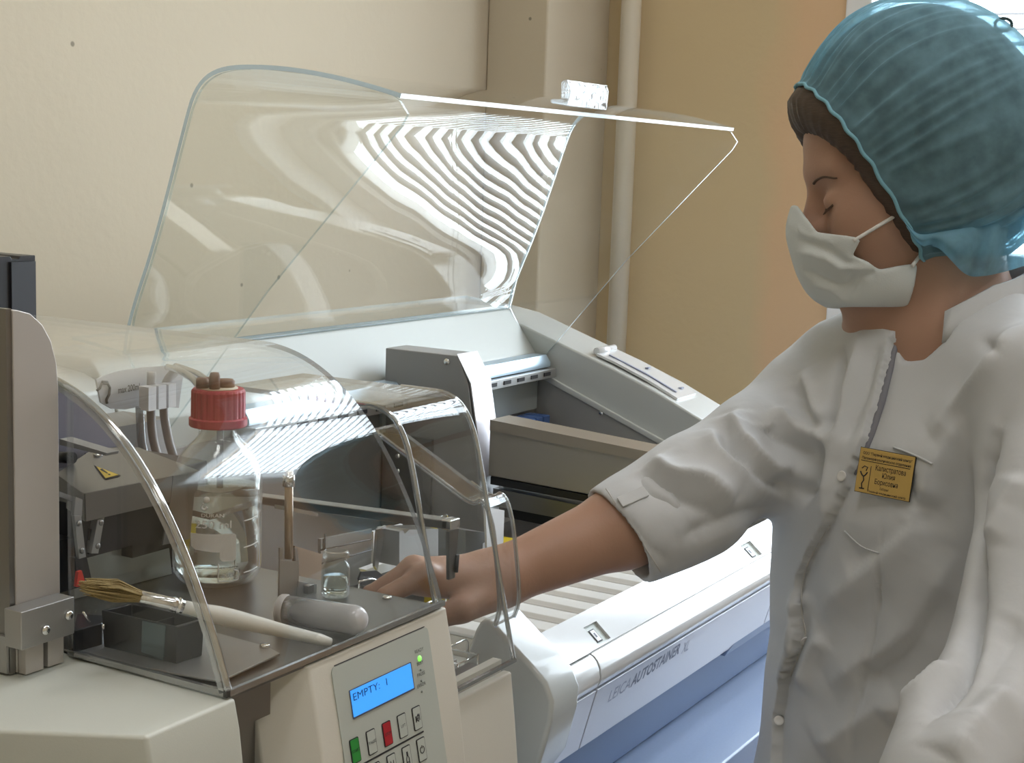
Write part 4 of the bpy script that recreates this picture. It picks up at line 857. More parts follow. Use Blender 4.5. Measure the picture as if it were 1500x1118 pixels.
# ================================================================== PERSON (one skin surface; coat, cap, mask, hair as its clothing)
def sdf_mesh(fn, lo, hi, h, B=8, margin=1.7):
    lo = np.asarray(lo, float); nb = np.ceil((np.asarray(hi) - lo) / (B * h)).astype(int); n = nb * B
    S_ = np.ones(n, np.float32)
    gi = np.stack(np.meshgrid(*[np.arange(k) for k in nb], indexing='ij'), -1).reshape(-1, 3)
    cc = lo + (gi * B + (B - 1) / 2) * h
    dc = fn(cc); keep = np.abs(dc) < B * h * .87 * margin
    for g, d in zip(gi[~keep], dc[~keep]):
        if d < 0: S_[g[0] * B:g[0] * B + B, g[1] * B:g[1] * B + B, g[2] * B:g[2] * B + B] = -1
    loc = np.stack(np.meshgrid(*[np.arange(B)] * 3, indexing='ij'), -1).reshape(-1, 3)
    K = gi[keep]
    for s in range(0, len(K), 400):
        kk = K[s:s + 400]; ii = (kk[:, None, :] * B + loc[None]).reshape(-1, 3)
        S_[ii[:, 0], ii[:, 1], ii[:, 2]] = fn(lo + ii * h)
    neg = S_ < 0
    cnt = np.zeros(n - 1, np.int8)
    for dx in (0, 1):
        for dy in (0, 1):
            for dz in (0, 1): cnt += neg[dx:n[0] - 1 + dx, dy:n[1] - 1 + dy, dz:n[2] - 1 + dz]
    act = np.argwhere((cnt > 0) & (cnt < 8))
    acc = np.zeros((len(act), 3)); num = np.zeros(len(act))
    cor = [(0, 0, 0), (1, 0, 0), (0, 1, 0), (1, 1, 0), (0, 0, 1), (1, 0, 1), (0, 1, 1), (1, 1, 1)]
    val = [S_[act[:, 0] + c[0], act[:, 1] + c[1], act[:, 2] + c[2]] for c in cor]
    for a, c in ((0, 1), (2, 3), (4, 5), (6, 7), (0, 2), (1, 3), (4, 6), (5, 7), (0, 4), (1, 5), (2, 6), (3, 7)):
        x = (val[a] < 0) != (val[c] < 0); t = np.where(x, val[a] / np.where(x, val[a] - val[c], 1), 0)
        p = np.array(cor[a]) + t[:, None] * (np.array(cor[c]) - np.array(cor[a])); acc[x] += p[x]; num[x] += 1
    V = lo + (act + acc / num[:, None]) * h
    idx = -np.ones(n - 1, np.int64); idx[act[:, 0], act[:, 1], act[:, 2]] = np.arange(len(act))
    F = []
    for ax in range(3):
        sl0 = [slice(1, None)] * 3; sl1 = [slice(1, None)] * 3
        u, v = [k for k in range(3) if k != ax]
        a0 = [slice(None)] * 3; a0[ax] = slice(0, n[ax] - 1); a1 = [slice(None)] * 3; a1[ax] = slice(1, n[ax])
        e = np.argwhere(neg[tuple(a0)] != neg[tuple(a1)])
        e = e[(e[:, u] > 0) & (e[:, v] > 0) & (e[:, u] < n[u] - 1) & (e[:, v] < n[v] - 1)]
        def q(du, dv):
            k = e.copy(); k[:, u] += du; k[:, v] += dv; return idx[k[:, 0], k[:, 1], k[:, 2]]
        Q = np.stack([q(-1, -1), q(0, -1), q(0, 0), q(-1, 0)], 1); Q = Q[(Q >= 0).all(1)]
        F.append(Q)
    return V, np.concatenate(F)
def mesh_obj(name, V, F, mat, parent, smooth_it=2, disp=None):
    me = bpy.data.meshes.new(name); og = ORG.get(parent.name, np.zeros(3)) if parent else np.zeros(3)
    me.vertices.add(len(V)); me.vertices.foreach_set('co', (V - og).astype(np.float32).ravel())
    me.loops.add(F.size); me.polygons.add(len(F)); me.loops.foreach_set('vertex_index', F.ravel().astype(np.int32))
    me.polygons.foreach_set('loop_start', np.arange(0, F.size, F.shape[1], dtype=np.int32)); me.update(calc_edges=True); me.validate()
    bm = bmesh.new(); bm.from_mesh(me)
    for _ in range(smooth_it): bmesh.ops.smooth_vert(bm, verts=bm.verts, factor=.5, use_axis_x=True, use_axis_y=True, use_axis_z=True)
    bmesh.ops.recalc_face_normals(bm, faces=bm.faces); bm.to_mesh(me); bm.free()
    me.polygons.foreach_set('use_smooth', [True] * len(me.polygons)); me.materials.append(MT[mat] if isinstance(mat, str) else mat); me.update()
    if disp: disp(me, og)
    o = bpy.data.objects.new(name, me); COL.objects.link(o)
    if parent: o.parent = parent; ORG[o.name] = og
    return o
def smin(a, b, k):
    h = np.clip(.5 + .5 * (b - a) / k, 0, 1); return b + (a - b) * h - k * h * (1 - h)
def smax(a, b, k): return -smin(-a, -b, k)
def cap_(P, a, b, ra, rb):
    a = np.asarray(a); ba = np.asarray(b) - a; pa = P - a; t = np.clip(pa @ ba / (ba @ ba), 0, 1)
    return np.linalg.norm(pa - t[:, None] * ba, axis=1) - (ra + (rb - ra) * t)
def ell(P, c, r, M=None):
    q = P - np.asarray(c)
    if M is not None: q = q @ M
    r = np.asarray(r); k0 = np.linalg.norm(q / r, axis=1); k1 = np.linalg.norm(q / (r * r), axis=1)
    return k0 * (k0 - 1) / np.maximum(k1, 1e-9)
def poly2d(Q, poly):
    d = np.full(len(Q), 1e9); ins = np.zeros(len(Q), bool); n = len(poly)
    for i in range(n):
        a, b = np.asarray(poly[i]), np.asarray(poly[(i + 1) % n]); e = b - a; w_ = Q - a
        t = np.clip(w_ @ e / (e @ e), 0, 1); d = np.minimum(d, np.linalg.norm(w_ - t[:, None] * e, axis=1))
        c = ((a[1] > Q[:, 1]) != (b[1] > Q[:, 1])) & (Q[:, 0] < (b[0] - a[0]) * (Q[:, 1] - a[1]) / (b[1] - a[1] + 1e-12) + a[0]); ins ^= c
    return np.where(ins, -d, d)
hz = lambda v: np.array([v[0], v[1], 0]) / math.hypot(v[0], v[1])
Z3 = np.array([0, 0, 1.])
# frames
FT = hz(-.766 * hz(RIGHT) - .643 * hz(FWD)); LT = np.cross(Z3, FT)          # torso forward, torso left
ph = math.radians(12); yw = math.radians(-2)
UH = -math.sin(ph) * RIGHT - math.cos(ph) * DOWN
FH = math.cos(yw) * (-math.cos(ph) * RIGHT + math.sin(ph) * DOWN) - math.sin(yw) * FWD
LH = np.cross(UH, FH); OH = atD(1338, 279, 1.50)
MH = np.stack([FH, LH, UH], 1)
def H(f, l, u): return OH + FH * f + LH * l + UH * u
NB = atD(1388, 478, 1.50)                                                   # base of the neck
AX = lambda z: NB + FT * (0.0) + Z3 * (z - NB[2])
SRJ, ELB, CUF, WRI = atD(1252, 556, 1.63), atD(1010, 732, 1.455), atD(905, 786, 1.43), atD(728, 848, 1.395)
HND = atD(640, 846, 1.375)
SLJ, ELL_, HNL = atD(1560, 580, 1.37), atD(1512, 950, 1.29), atD(1385, 1165, 1.16)
pers = thing('person', 'woman in white lab coat, blue bouffant cap and face mask reaching into the machine', 'person', (NB[0], NB[1], 0))
zs = np.array([.40, .60, .80, .90, 1.0, 1.08, 1.15, 1.22, 1.27, 1.31, 1.34])
wl = np.array([.205, .19, .170, .158, .152, .152, .156, .162, .160, .125, .06])
wb_ = np.array([.17, .152, .136, .128, .122, .121, .124, .118, .098, .075, .05])
fo = np.array([.0, .0, .0, .0, .0, .004, .008, .004, -.006, -.014, -.02])
def torso(P, off=0.):
    z = P[:, 2]; w_ = np.interp(z, zs, wl) - off; b_ = np.interp(z, zs, wb_) - off; f0 = np.interp(z, zs, fo)
    q = P[:, :2] - NB[:2]; u = q @ LT[:2]; v = q @ FT[:2] - f0
    p = 2.25; r = (np.abs(u / w_) ** p + np.abs(v / b_) ** p) ** (1 / p)
    d = (r - 1) * np.minimum(w_, b_)
    return np.maximum(d, np.maximum(z - 1.345 + off, .42 - z + off))
# ---- skin
def headf(P):
    q = (P - OH) @ MH; q = q.copy(); l = np.abs(q[:, 1]); Q = np.stack([q[:, 0], l, q[:, 2]], 1)
    d = ell(Q, (-.003, 0, .048), (.098, .074, .088))
    d = smin(d, ell(Q, (.040, 0, -.035), (.050, .056, .078)), .03)
    d = smin(d, ell(Q, (.052, .036, -.018), (.036, .028, .034)), .025)
    d = smin(d, ell(Q, (.070, 0, -.083), (.020, .024, .018)), .02)
    d = smin(d, cap_(Q, (.088, 0, .036), (.074, .042, .034), .009, .008), .014)
    d = smax(d, -ell(Q, (.098, .030, .006), (.015, .019, .013)), .012)
    d = smin(d, cap_(Q, (.088, 0, .026), (.105, 0, -.014), .0065, .0090), .010)
    d = smin(d, ell(Q, (.095, .011, -.018), (.011, .008, .008)), .006)
    d = smin(d, ell(Q, (.0785, .031, .0035), (.0135, .0150, .0125)), .003)
    d = smin(d, ell(Q, (.084, 0, -.052), (.016, .026, .014)), .012)
    d = smin(d, ell(Q, (-.010, .068, .0), (.018, .008, .028)), .006)
    return d
# hand: palm, four unequal bent fingers, thumb from the side near the wrist
hd_ = HND - WRI; hd_ /= np.linalg.norm(hd_)
hs_side = -FWD - hd_ * np.dot(-FWD, hd_); hs_side /= np.linalg.norm(hs_side)        # thumb side, towards the camera
hn_ = np.cross(hd_, hs_side); hn_ = hn_ if hn_[2] > 0 else -hn_                      # back of the hand, up
def hp3(a, s, n_): return WRI + hd_ * a + hs_side * s + hn_ * n_
fing = []
for k, (s, L3, kn) in enumerate(((.026, (.042, .026, .020), .006), (.006, (.046, .029, .021), .009), (-.014, (.043, .027, .020), .006), (-.031, (.034, .021, .018), -.001))):
    A = hp3(.083 - .006 * abs(k - 1), s, kn); ang = math.radians(28 + 5 * k); pts = [A]
    for j, Ls in enumerate(L3):
        dv = hd_ * math.cos(ang) - hn_ * math.sin(ang) + hs_side * (.05 - .04 * k); pts.append(pts[-1] + dv / np.linalg.norm(dv) * Ls); ang += math.radians(58 - 8 * j)
    fing.append(pts)
th = [hp3(.016, .022, -.012), hp3(.046, .040, -.022), hp3(.076, .034, -.034), hp3(.099, .022, -.040)]
def handf(P):
    d = smin(cap_(P, hp3(.0, .012, 0), hp3(.080, .020, 0), .020, .0145), cap_(P, hp3(.0, -.010, 0), hp3(.074, -.026, -.003), .020, .0135), .022)
    d = smin(d, cap_(P, hp3(.02, .0, .001), hp3(.080, .0, .003), .0175, .0150), .015)
    for pts in fing:
        f = smin(cap_(P, pts[0], pts[1], .0100, .0088), cap_(P, pts[1], pts[2], .0088, .0080), .003); f = smin(f, cap_(P, pts[2], pts[3], .0080, .0066), .003)
        f = smin(f, np.linalg.norm(P - pts[0], axis=1) - .0112, .006)
        d = smin(d, f, .0045)
    t_ = smin(cap_(P, th[0], th[1], .0165, .0125), cap_(P, th[1], th[2], .0118, .0100), .004); t_ = smin(t_, cap_(P, th[2], th[3], .0100, .0075), .003)
    return smin(d, t_, .008)
NKT = H(-.028, 0, -.030)
def skinf(P):
    d = smin(headf(P), cap_(P, NKT, NB + FT * .004, .052, .056), .030)
    d = smin(d, cap_(P, NB + LT * .05 - Z3 * .03, NB - LT * .05 - Z3 * .03, .06, .06), .05)
    d = smin(d, torso(P, .022), .03)
    a = smin(cap_(P, SRJ, ELB, .044, .037), cap_(P, ELB, ELB + (WRI - ELB) * .35, .038, .0375), .02)
    a = smin(a, cap_(P, ELB + (WRI - ELB) * .35, WRI, .0375, .0255), .015)
    a = smin(a, handf(P), .018); d = smin(d, a, .04)
    a = smin(cap_(P, SLJ, ELL_, .042, .036), cap_(P, ELL_, HNL, .036, .027), .02)
    d = smin(d, a, .04)
    return d
skin_m = pbr('skin', (.43, .255, .18), .48, sss=.10, bump=.10, bscale=350, var=.07, vscale=25)
allp = np.array([H(.13, 0, 0), H(-.11, 0, 0), H(0, 0, .15), H(0, .09, 0), H(0, -.09, 0), WRI, hp3(.15, 0, -.09), ELB, SRJ, SLJ, ELL_, HNL, NB + LT * .2, NB - LT * .2, NB + FT * .16, NB - FT * .16])
lo_, hi_ = allp.min(0) - .07, allp.max(0) + .07; lo_[2] = .78
V, F = sdf_mesh(skinf, lo_, hi_, .0032)
body = mesh_obj('body', V, F, skin_m, pers, 2)
# finer face and hand pieces are part of the same surface; eyes, brows, lashes are small parts
brow_m = pbr('brow_hair', (.10, .06, .04), .7)
for sgn in (1, -1):
    b = MB(); pts = [(.0925, .014 * sgn, .026), (.0915, .022 * sgn, .0275), (.086, .034 * sgn, .028), (.076, .045 * sgn, .0245)]
    P = np.array([H(*p) for p in smooth_curve(pts, 4)])
    for _ in range(6):
        d0 = skinf(P); g = np.stack([(skinf(P + e) - d0) / .001 for e in np.eye(3) * .001], 1); P = P - g * (d0 - .0003)[:, None] / np.maximum((g ** 2).sum(1), .2)[:, None]
    b.tube(P, list(np.linspace(.0015, .0008, len(P))), n=8); b.build('eyebrow', brow_m, pers)
    b = MB(); pts = [(.0925, .018 * sgn, -.0005), (.0945, .026 * sgn, -.0035), (.0925, .035 * sgn, -.0040), (.086, .043 * sgn, -.0005)]
    P = np.array([H(*p) for p in smooth_curve(pts, 4)])
    for _ in range(6):
        d0 = skinf(P); g = np.stack([(skinf(P + e) - d0) / .001 for e in np.eye(3) * .001], 1); P = P - g * (d0 - .0004)[:, None] / np.maximum((g ** 2).sum(1), .2)[:, None]
    b.tube(P, .0011, n=6)
    for p in P[2:-1:1]: b.tube([p, p + FH * .004 - UH * .004 + LH * sgn * .0015], [.0005, .0002], n=4)
    b.build('eyelashes', brow_m, pers)
# ---- hair and cap : rings round the axis that points out of the back of the head
ca_ = math.radians(70); AXH = FH * -math.sin(ca_) + UH * math.cos(ca_); PPH = FH * math.cos(ca_) + UH * math.sin(ca_); CH = H(.046, 0, .020)
def crt(c): return c if c > 0 else -.95 * math.tanh(1.3 * -c) / math.tanh(1.3)
def capring(prof, n, seed=0, front=None):
    r_ = np.random.default_rng(seed); kk = [(int(k), r_.uniform(0, 6.28), r_.uniform(.4, 1.)) for k in (5, 9, 13, 17, 23, 31, 41)]
    V = []
    for a, rp, rl, pl in prof:
        for j in range(n):
            t = 2 * math.pi * j / n; w_ = sum(A * math.sin(k * t + p0 + a * 18 * math.sin(k + p0)) for k, p0, A in kk) / 3.
            w_ = (1 - abs(w_)) ** 3
            c, s = crt(math.cos(t)), math.sin(t); k_ = 1 + pl * w_
            aa = a + (front(t, a) if front else 0)
            V.append(CH + AXH * aa + PPH * rp * c * k_ + LH * rl * s * k_)
    m = len(prof); F = [(i * n + j, i * n + (j + 1) % n, (i + 1) * n + (j + 1) % n, (i + 1) * n + j) for i in range(m - 1) for j in range(n)]
    return np.array(V), np.array(F)
AL = .200
def dome(sc, a0, n, pl):
    out = []
    for i in range(n):
        s = i / (n - 1); a = a0 + (AL * sc - a0) * s
        if a < .075: k = .815 + .185 * math.sin(max(0., (a - a0) / (.075 - a0)) * math.pi / 2)
        else: k = math.sqrt(max(0., 1 - ((a - .075) / (AL * sc - .075 + 1e-5)) ** 2.2))
        out.append((a, .137 * sc * k, .103 * sc * k, pl * max(0, 1 - s * 1.05) ** 1.0))
    out[-1] = (out[-1][0], .002, .002, 0); return out
hair_m = pbr('brown_hair', (.075, .05, .035), .55, var=.5, vscale=120, stretch=(1, 1, 8))
def hfront(t, a): return -(.003 + .013 * max(0, math.cos(t)) ** 2 + .0012 * math.sin(41 * t) + .001 * math.sin(67 * t + 1)) * max(0, 1 - max(0, a) / .03)
pr_ = [(-.004, .060, .050, 0), (-.011, .074, .062, 0), (-.010, .083, .068, 0), (-.008, .091, .072, 0), (-.005, .098, .0755, 0), (-.002, .1035, .078, 0)] + [(a, rp, rl, 0) for a, rp, rl, _ in dome(.945, .002, 30, 0)]
V, F = capring(pr_, 120, front=hfront); hair = mesh_obj('hair', V, F, hair_m, pers, 1)
m, nt, o = newmat('cap_fleece')
dn = nt.nodes.new('ShaderNodeBsdfDiffuse'); tn = nt.nodes.new('ShaderNodeBsdfTranslucent'); tr = nt.nodes.new('ShaderNodeBsdfTransparent')
dn.inputs[0].default_value = (.36, .62, .74, 1); tn.inputs[0].default_value = (.30, .66, .85, 1); tr.inputs[0].default_value = (.70, .88, .95, 1)
m1 = nt.nodes.new('ShaderNodeMixShader'); m1.inputs[0].default_value = .45; nt.links.new(dn.outputs[0], m1.inputs[1]); nt.links.new(tn.outputs[0], m1.inputs[2])
m2 = nt.nodes.new('ShaderNodeMixShader'); nt.links.new(m1.outputs[0], m2.inputs[1]); nt.links.new(tr.outputs[0], m2.inputs[2])
tc_n = nt.nodes.new('ShaderNodeTexCoord'); nz_ = nt.nodes.new('ShaderNodeTexNoise'); nz_.inputs['Scale'].default_value = 45; nz_.inputs['Detail'].default_value = 6; nt.links.new(tc_n.outputs['Object'], nz_.inputs[0])
lwn = nt.nodes.new('ShaderNodeLayerWeight'); lwn.inputs['Blend'].default_value = .5
p2n = nt.nodes.new('ShaderNodeMath'); p2n.operation = 'POWER'; p2n.inputs[1].default_value = 2.2; nt.links.new(lwn.outputs['Facing'], p2n.inputs[0])
r1 = nt.nodes.new('ShaderNodeMapRange'); r1.inputs['From Min'].default_value = .3; r1.inputs['From Max'].default_value = .7; r1.inputs['To Min'].default_value = .60; r1.inputs['To Max'].default_value = .32; nt.links.new(nz_.outputs[0], r1.inputs[0])
sb_ = nt.nodes.new('ShaderNodeMath'); sb_.operation = 'MULTIPLY_ADD'; sb_.inputs[1].default_value = -.55; nt.links.new(p2n.outputs[0], sb_.inputs[0]); nt.links.new(r1.outputs[0], sb_.inputs[2]); sb_.use_clamp = True
nt.links.new(sb_.outputs[0], m2.inputs[0]); nt.links.new(m2.outputs[0], o.inputs[0]); cap_m = m
pr_ = [(-.005, .1095, .081, .004), (-.001, .1115, .083, .012), (.003, .1115, .0838, .02)] + [(a, rp, rl, q) for a, rp, rl, q in dome(1.0, .007, 60, .062)]
V, F = capring(pr_, 360, seed=4); capo = mesh_obj('bouffant_cap', V, F, cap_m, pers, 1)
b = MB(); b.tube([CH + AXH * (-.004 + .0012 * math.sin(26 * t)) + PPH * .1105 * crt(math.cos(t)) + LH * .082 * math.sin(t) for t in np.linspace(0, 2 * math.pi, 161)], .0018, n=6); b.build('elastic_hem', pbr('cap_hem', (.22, .46, .56), .8), capo)
# loose gathered flap of the cap at the nape
up_ = [(1322, 318), (1345, 340), (1375, 338), (1415, 330), (1450, 305), (1480, 285), (1512, 262), (1545, 250)]
lw_p = [(1330, 338), (1350, 360), (1376, 365), (1413, 402), (1440, 406), (1475, 399), (1512, 388), (1545, 380)]
ua = smooth_curve([(*p, 0) for p in up_], 8); la = smooth_curve([(*p, 0) for p in lw_p], 8); V = []; rows = 12
for i in range(rows):
    k = i / (rows - 1)
    for j, (p, q) in enumerate(zip(ua, la)):
        x, y = p[0] + (q[0] - p[0]) * k, p[1] + (q[1] - p[1]) * k; s = j / (len(ua) - 1)
        V.append(atD(x, y, 1.415 + .045 * s + .012 * math.sin(s * 26 + k * 2) * k + .010 * math.sin(s * 9 + 1) - .018 * math.sin(k * math.pi)))
nn = len(ua); F = np.array([(i * nn + j, i * nn + j + 1, (i + 1) * nn + j + 1, (i + 1) * nn + j) for i in range(rows - 1) for j in range(nn - 1)])
fl = mesh_obj('nape_flap', np.array(V), F, cap_m, capo, 1)
b = MB(); q = atD(1470, 36, 1.50); b.tube([q + RIGHT * .008 * math.cos(t) + DOWN * .006 * math.sin(t) for t in np.linspace(0, 6.28, 12)], .0016, n=6); b.build('cap_loop', pbr('cap_loop', (.05, .09, .10), .6), capo)
# ---- mask
pxh = lambda px, py: ((onpl(px, py, H(0, .045, 0), LH) - OH) @ FH, (onpl(px, py, H(0, .045, 0), LH) - OH) @ UH)
mp = [pxh(*p) for p in ((1150, 280), (1176, 293), (1187, 318), (1199, 339), (1225, 345), (1252, 350), (1255, 356), (1246, 375), (1266, 384), (1285, 396), (1310, 391), (1337, 387), (1339, 393), (1331, 450), (1290, 449), (1228, 447), (1206, 437), (1190, 425), (1100, 440), (1100, 280))]
def maskf(P):
    q = (P - OH) @ MH
    d = smin(headf(P) - .0035, ell(q, (.075, 0, -.045), (.046, .052, .062)), .03)
    d = smin(d, ell(q, (.093, 0, -.03), (.021, .026, .042)), .03)
    d = smin(d, ell(q, (.02, 0, -.085), (.06, .058, .03)), .03)
    return smax(d, poly2d(q[:, [0, 2]], mp), .003)
ql = np.array([H(f, l, u) for f in (-.05, .15) for l in (-.1, .1) for u in (-.16, .05)])
V, F = sdf_mesh(maskf, ql.min(0), ql.max(0), .0022)
def fold_disp(lines):
    def fn(me, og):
        n = len(me.vertices); co = np.empty(n * 3); me.vertices.foreach_get('co', co); co = co.reshape(-1, 3) + og; no = np.empty(n * 3); me.vertex_normals.foreach_get('vector', no); no = no.reshape(-1, 3)
        c = (co - CAM) @ RC.T; px = np.stack([CXP + FPX * c[:, 0] / c[:, 2], CYP + FPX * c[:, 1] / c[:, 2]], 1)
        front = ((co - CAM) * no).sum(1) < 0; tot = np.zeros(n)
        for pts, wid, hgt in lines:
            P3 = []
            for p in smooth_curve([(*p, 0) for p in pts], 4):
                dd = np.linalg.norm(px - p[:2], axis=1); dd[~front] = 1e6; kk = np.argsort(dd)[:4]; P3.append(co[kk[np.argmin(c[kk, 2])]])
            P3 = np.array(P3); best = np.full(n, 1e9); nL = len(P3); par = np.zeros(n)
            box_ = (co > P3.min(0) - 4 * wid).all(1) & (co < P3.max(0) + 4 * wid).all(1); ix = np.where(box_)[0]
            for i in range(nL - 1):
                a, e = P3[i], P3[i + 1] - P3[i]
                if e @ e < 1e-12: continue
                w_ = co[ix] - a; t = np.clip(w_ @ e / (e @ e), 0, 1); dd = np.linalg.norm(w_ - t[:, None] * e, axis=1); up = dd < best[ix]; best[ix[up]] = dd[up]; par[ix[up]] = (i + t[up]) / (nL - 1)
            env = np.clip(np.minimum(par, 1 - par) * 5, 0.15, 1)
            tot += np.where(box_, hgt * env * np.exp(-(best / wid) ** 1.35), 0)
        co = co + no * tot[:, None]; me.vertices.foreach_set('co', (co - og).ravel()); me.update()
    return fn
mfold = fold_disp([([(1164, 350), (1200, 362), (1235, 385), (1246, 380)], .005, -.0035), ([(1166, 372), (1200, 375), (1230, 392), (1280, 396)], .005, .004), ([(1172, 395), (1205, 410), (1235, 420), (1250, 395)], .005, -.004), ([(1190, 420), (1215, 425), (1240, 445)], .005, .003), ([(1240, 445), (1260, 410), (1285, 398)], .004, -.003), ([(1165, 335), (1190, 350), (1225, 357)], .003, .002)])
mask = mesh_obj('face_mask', V, F, pbr('mask_fleece', (.66, .70, .70), .8, bump=.15, bscale=900), pers, 2, mfold)
stw = pbr('ear_strap', (.80, .80, .78), .7)
for a, c in (((1250, 353), (1335, 302)), ((1336, 390), (1362, 356))):
    pa, pc_ = None, None
    P = []
    for k in np.linspace(0, 1, 8):
        x, y = a[0] + (c[0] - a[0]) * k, a[1] + (c[1] - a[1]) * k
        lo_d, hi_d = 1.30, 1.60      # walk along the sight line to the skin
        for dd in np.linspace(1.30, 1.60, 160):
            if min(skinf(atD(x, y, dd)[None])[0], maskf(atD(x, y, dd)[None])[0]) < .0016: break
        P.append(atD(x, y, dd))
    MB().tube(P, .0018, n=8).build('ear_strap', stw, mask)
# ---- lab coat
cdir = (CUF - ELB) / np.linalg.norm(CUF - ELB)
cn_ = np.array(atD(867, 725, 1.42) - atD(948, 850, 1.42)); cn_ /= np.linalg.norm(cn_)
cutn = cdir - cn_ * (cdir @ cn_) ; cutn /= np.linalg.norm(cutn)
CUE = CUF + cdir * .0
notch = [onpl(*p, NB + FT * .08, FT) for p in ((1322, 440), (1326, 462), (1314, 492), (1306, 514), (1318, 531), (1346, 530), (1364, 515), (1381, 497), (1382, 456), (1420, 440))]
notch2 = [((q - NB) @ LT, q[2]) for q in notch]
def sleeveR(P, off=0.):
    d = smin(cap_(P, SRJ, ELB, .062 - off, .0555 - off), cap_(P, ELB, CUF + cdir * .05, .0555 - off, .050 - off), .02)
    return d
def coatf(P):
    d = torso(P)
    sh = smin(cap_(P, NB - Z3 * .03 - LT * .04, SRJ, .062, .058), cap_(P, NB - Z3 * .03 + LT * .04, SLJ, .062, .062), .03)
    d = smin(d, sh, .05)
    s = sleeveR(P); d = smin(d, s, .028)
    s = smin(cap_(P, SLJ, ELL_, .066, .058), cap_(P, ELL_, HNL, .058, .050), .02); d = smin(d, s, .022)
    q = P - NB; u = q @ LT; v = q @ FT
    hole = np.maximum(np.sqrt(u * u + (v * .95 + .004) ** 2) - .066, -(q[:, 2] - (.022 - v * .50 + u * .15)) - .055)
    d = smax(d, -hole, .004)
    pr2 = np.maximum(poly2d(np.stack([u, P[:, 2]], 1), notch2), .02 - v)
    d = smax(d, -pr2, .003)
    # open cuff
    nr = np.linalg.norm(P - CUE, axis=1); d = np.where(nr < .16, smax(d, (P - CUE) @ cutn, .002), d)
    inn = np.maximum(sleeveR(P, .0075), -((P - CUE) @ cutn + .05)); inn = np.maximum(inn, (np.linalg.norm(P - CUE, axis=1) - .15))
    return smax(d, -inn, .002)
lo_, hi_ = allp.min(0) - .10, allp.max(0) + .10; lo_[0] = min(CUF[0] - .12, HNL[0] - .08); lo_[2] = .40; hi_[2] = NB[2] + .09; hi_[0] += .06
V, F = sdf_mesh(coatf, lo_, hi_, .0037)
plk = [(1326, 456), (1306, 515), (1287, 590), (1264, 650), (1242, 710), (1210, 775), (1186, 815), (1172, 850), (1172, 900), (1178, 935), (1155, 990), (1140, 1050), (1140, 1118), (1128, 1190)]
folds = [  # (pixel path, width m, height m)
 ([(1075, 598), (1085, 640), (1130, 680), (1180, 700)], .013, .010), ([(1062, 610), (1070, 655), (1110, 700), (1165, 715)], .010, -.007),
 ([(1040, 625), (1050, 660), (1100, 700), (1150, 735)], .012, .007), ([(960, 668), (985, 690), (1040, 700), (1080, 740)], .012, .009), ([(940, 685), (960, 715), (1010, 735), (1060, 765)], .010, -.005),
 ([(1130, 595), (1160, 620), (1200, 640), (1218, 660)], .011, .008), ([(1120, 620), (1150, 645), (1195, 665)], .010, -.006), ([(1175, 540), (1190, 590), (1205, 620)], .010, .006), ([(1165, 560), (1180, 600), (1200, 640)], .008, -.006),
 ([(1210, 640), (1190, 700), (1170, 735)], .009, -.008), ([(1232, 500), (1222, 580), (1212, 640)], .008, -.006), ([(1262, 480), (1240, 570), (1215, 680), (1200, 760)], .009, .005), ([(1285, 500), (1265, 570), (1235, 650)], .007, -.004),
 ([(915, 742), (940, 790), (985, 830)], .006, -.002), ([(1000, 790), (1060, 765), (1130, 745)], .012, -.005),
 ([(1360, 640), (1400, 600), (1450, 540), (1480, 480)], .016, .007), ([(1440, 500), (1470, 520)], .006, -.004), ([(1465, 620), (1440, 680), (1428, 760), (1424, 860), (1418, 940), (1385, 1010), (1350, 1060)], .010, -.013),
 ([(1355, 740), (1310, 800), (1250, 850), (1200, 900)], .020, .007), ([(1400, 800), (1350, 900), (1280, 960), (1210, 1010)], .022, .009), ([(1390, 860), (1330, 950), (1260, 1010)], .016, -.007), ([(1240, 840), (1300, 790), (1380, 745)], .018, -.005),
 ([(1320, 1020), (1260, 1060), (1190, 1100)], .02, .008), ([(1400, 960), (1350, 1010), (1290, 1050)], .015, .007), ([(1210, 935), (1190, 960), (1170, 1010)], .012, .007),
 ([(1292, 760), (1286, 850), (1280, 930), (1262, 1020), (1245, 1118)], .0028, -.0028), ([(1480, 1000), (1430, 1050), (1390, 1118)], .016, .008), ([(1500, 900), (1450, 980), (1400, 1050)], .018, -.007), ([(1495, 690), (1470, 740), (1450, 800)], .016, .006),
 ([(1330, 690), (1335, 735)], .006, -.004), ([(1420, 610), (1370, 680), (1345, 740)], .015, .006), ([(1180, 860), (1160, 930), (1150, 1010)], .009, .006),
]
folds = [(a_, w_ * .85, h_ * 1.6) for a_, w_, h_ in folds]
base_fold = fold_disp(folds)
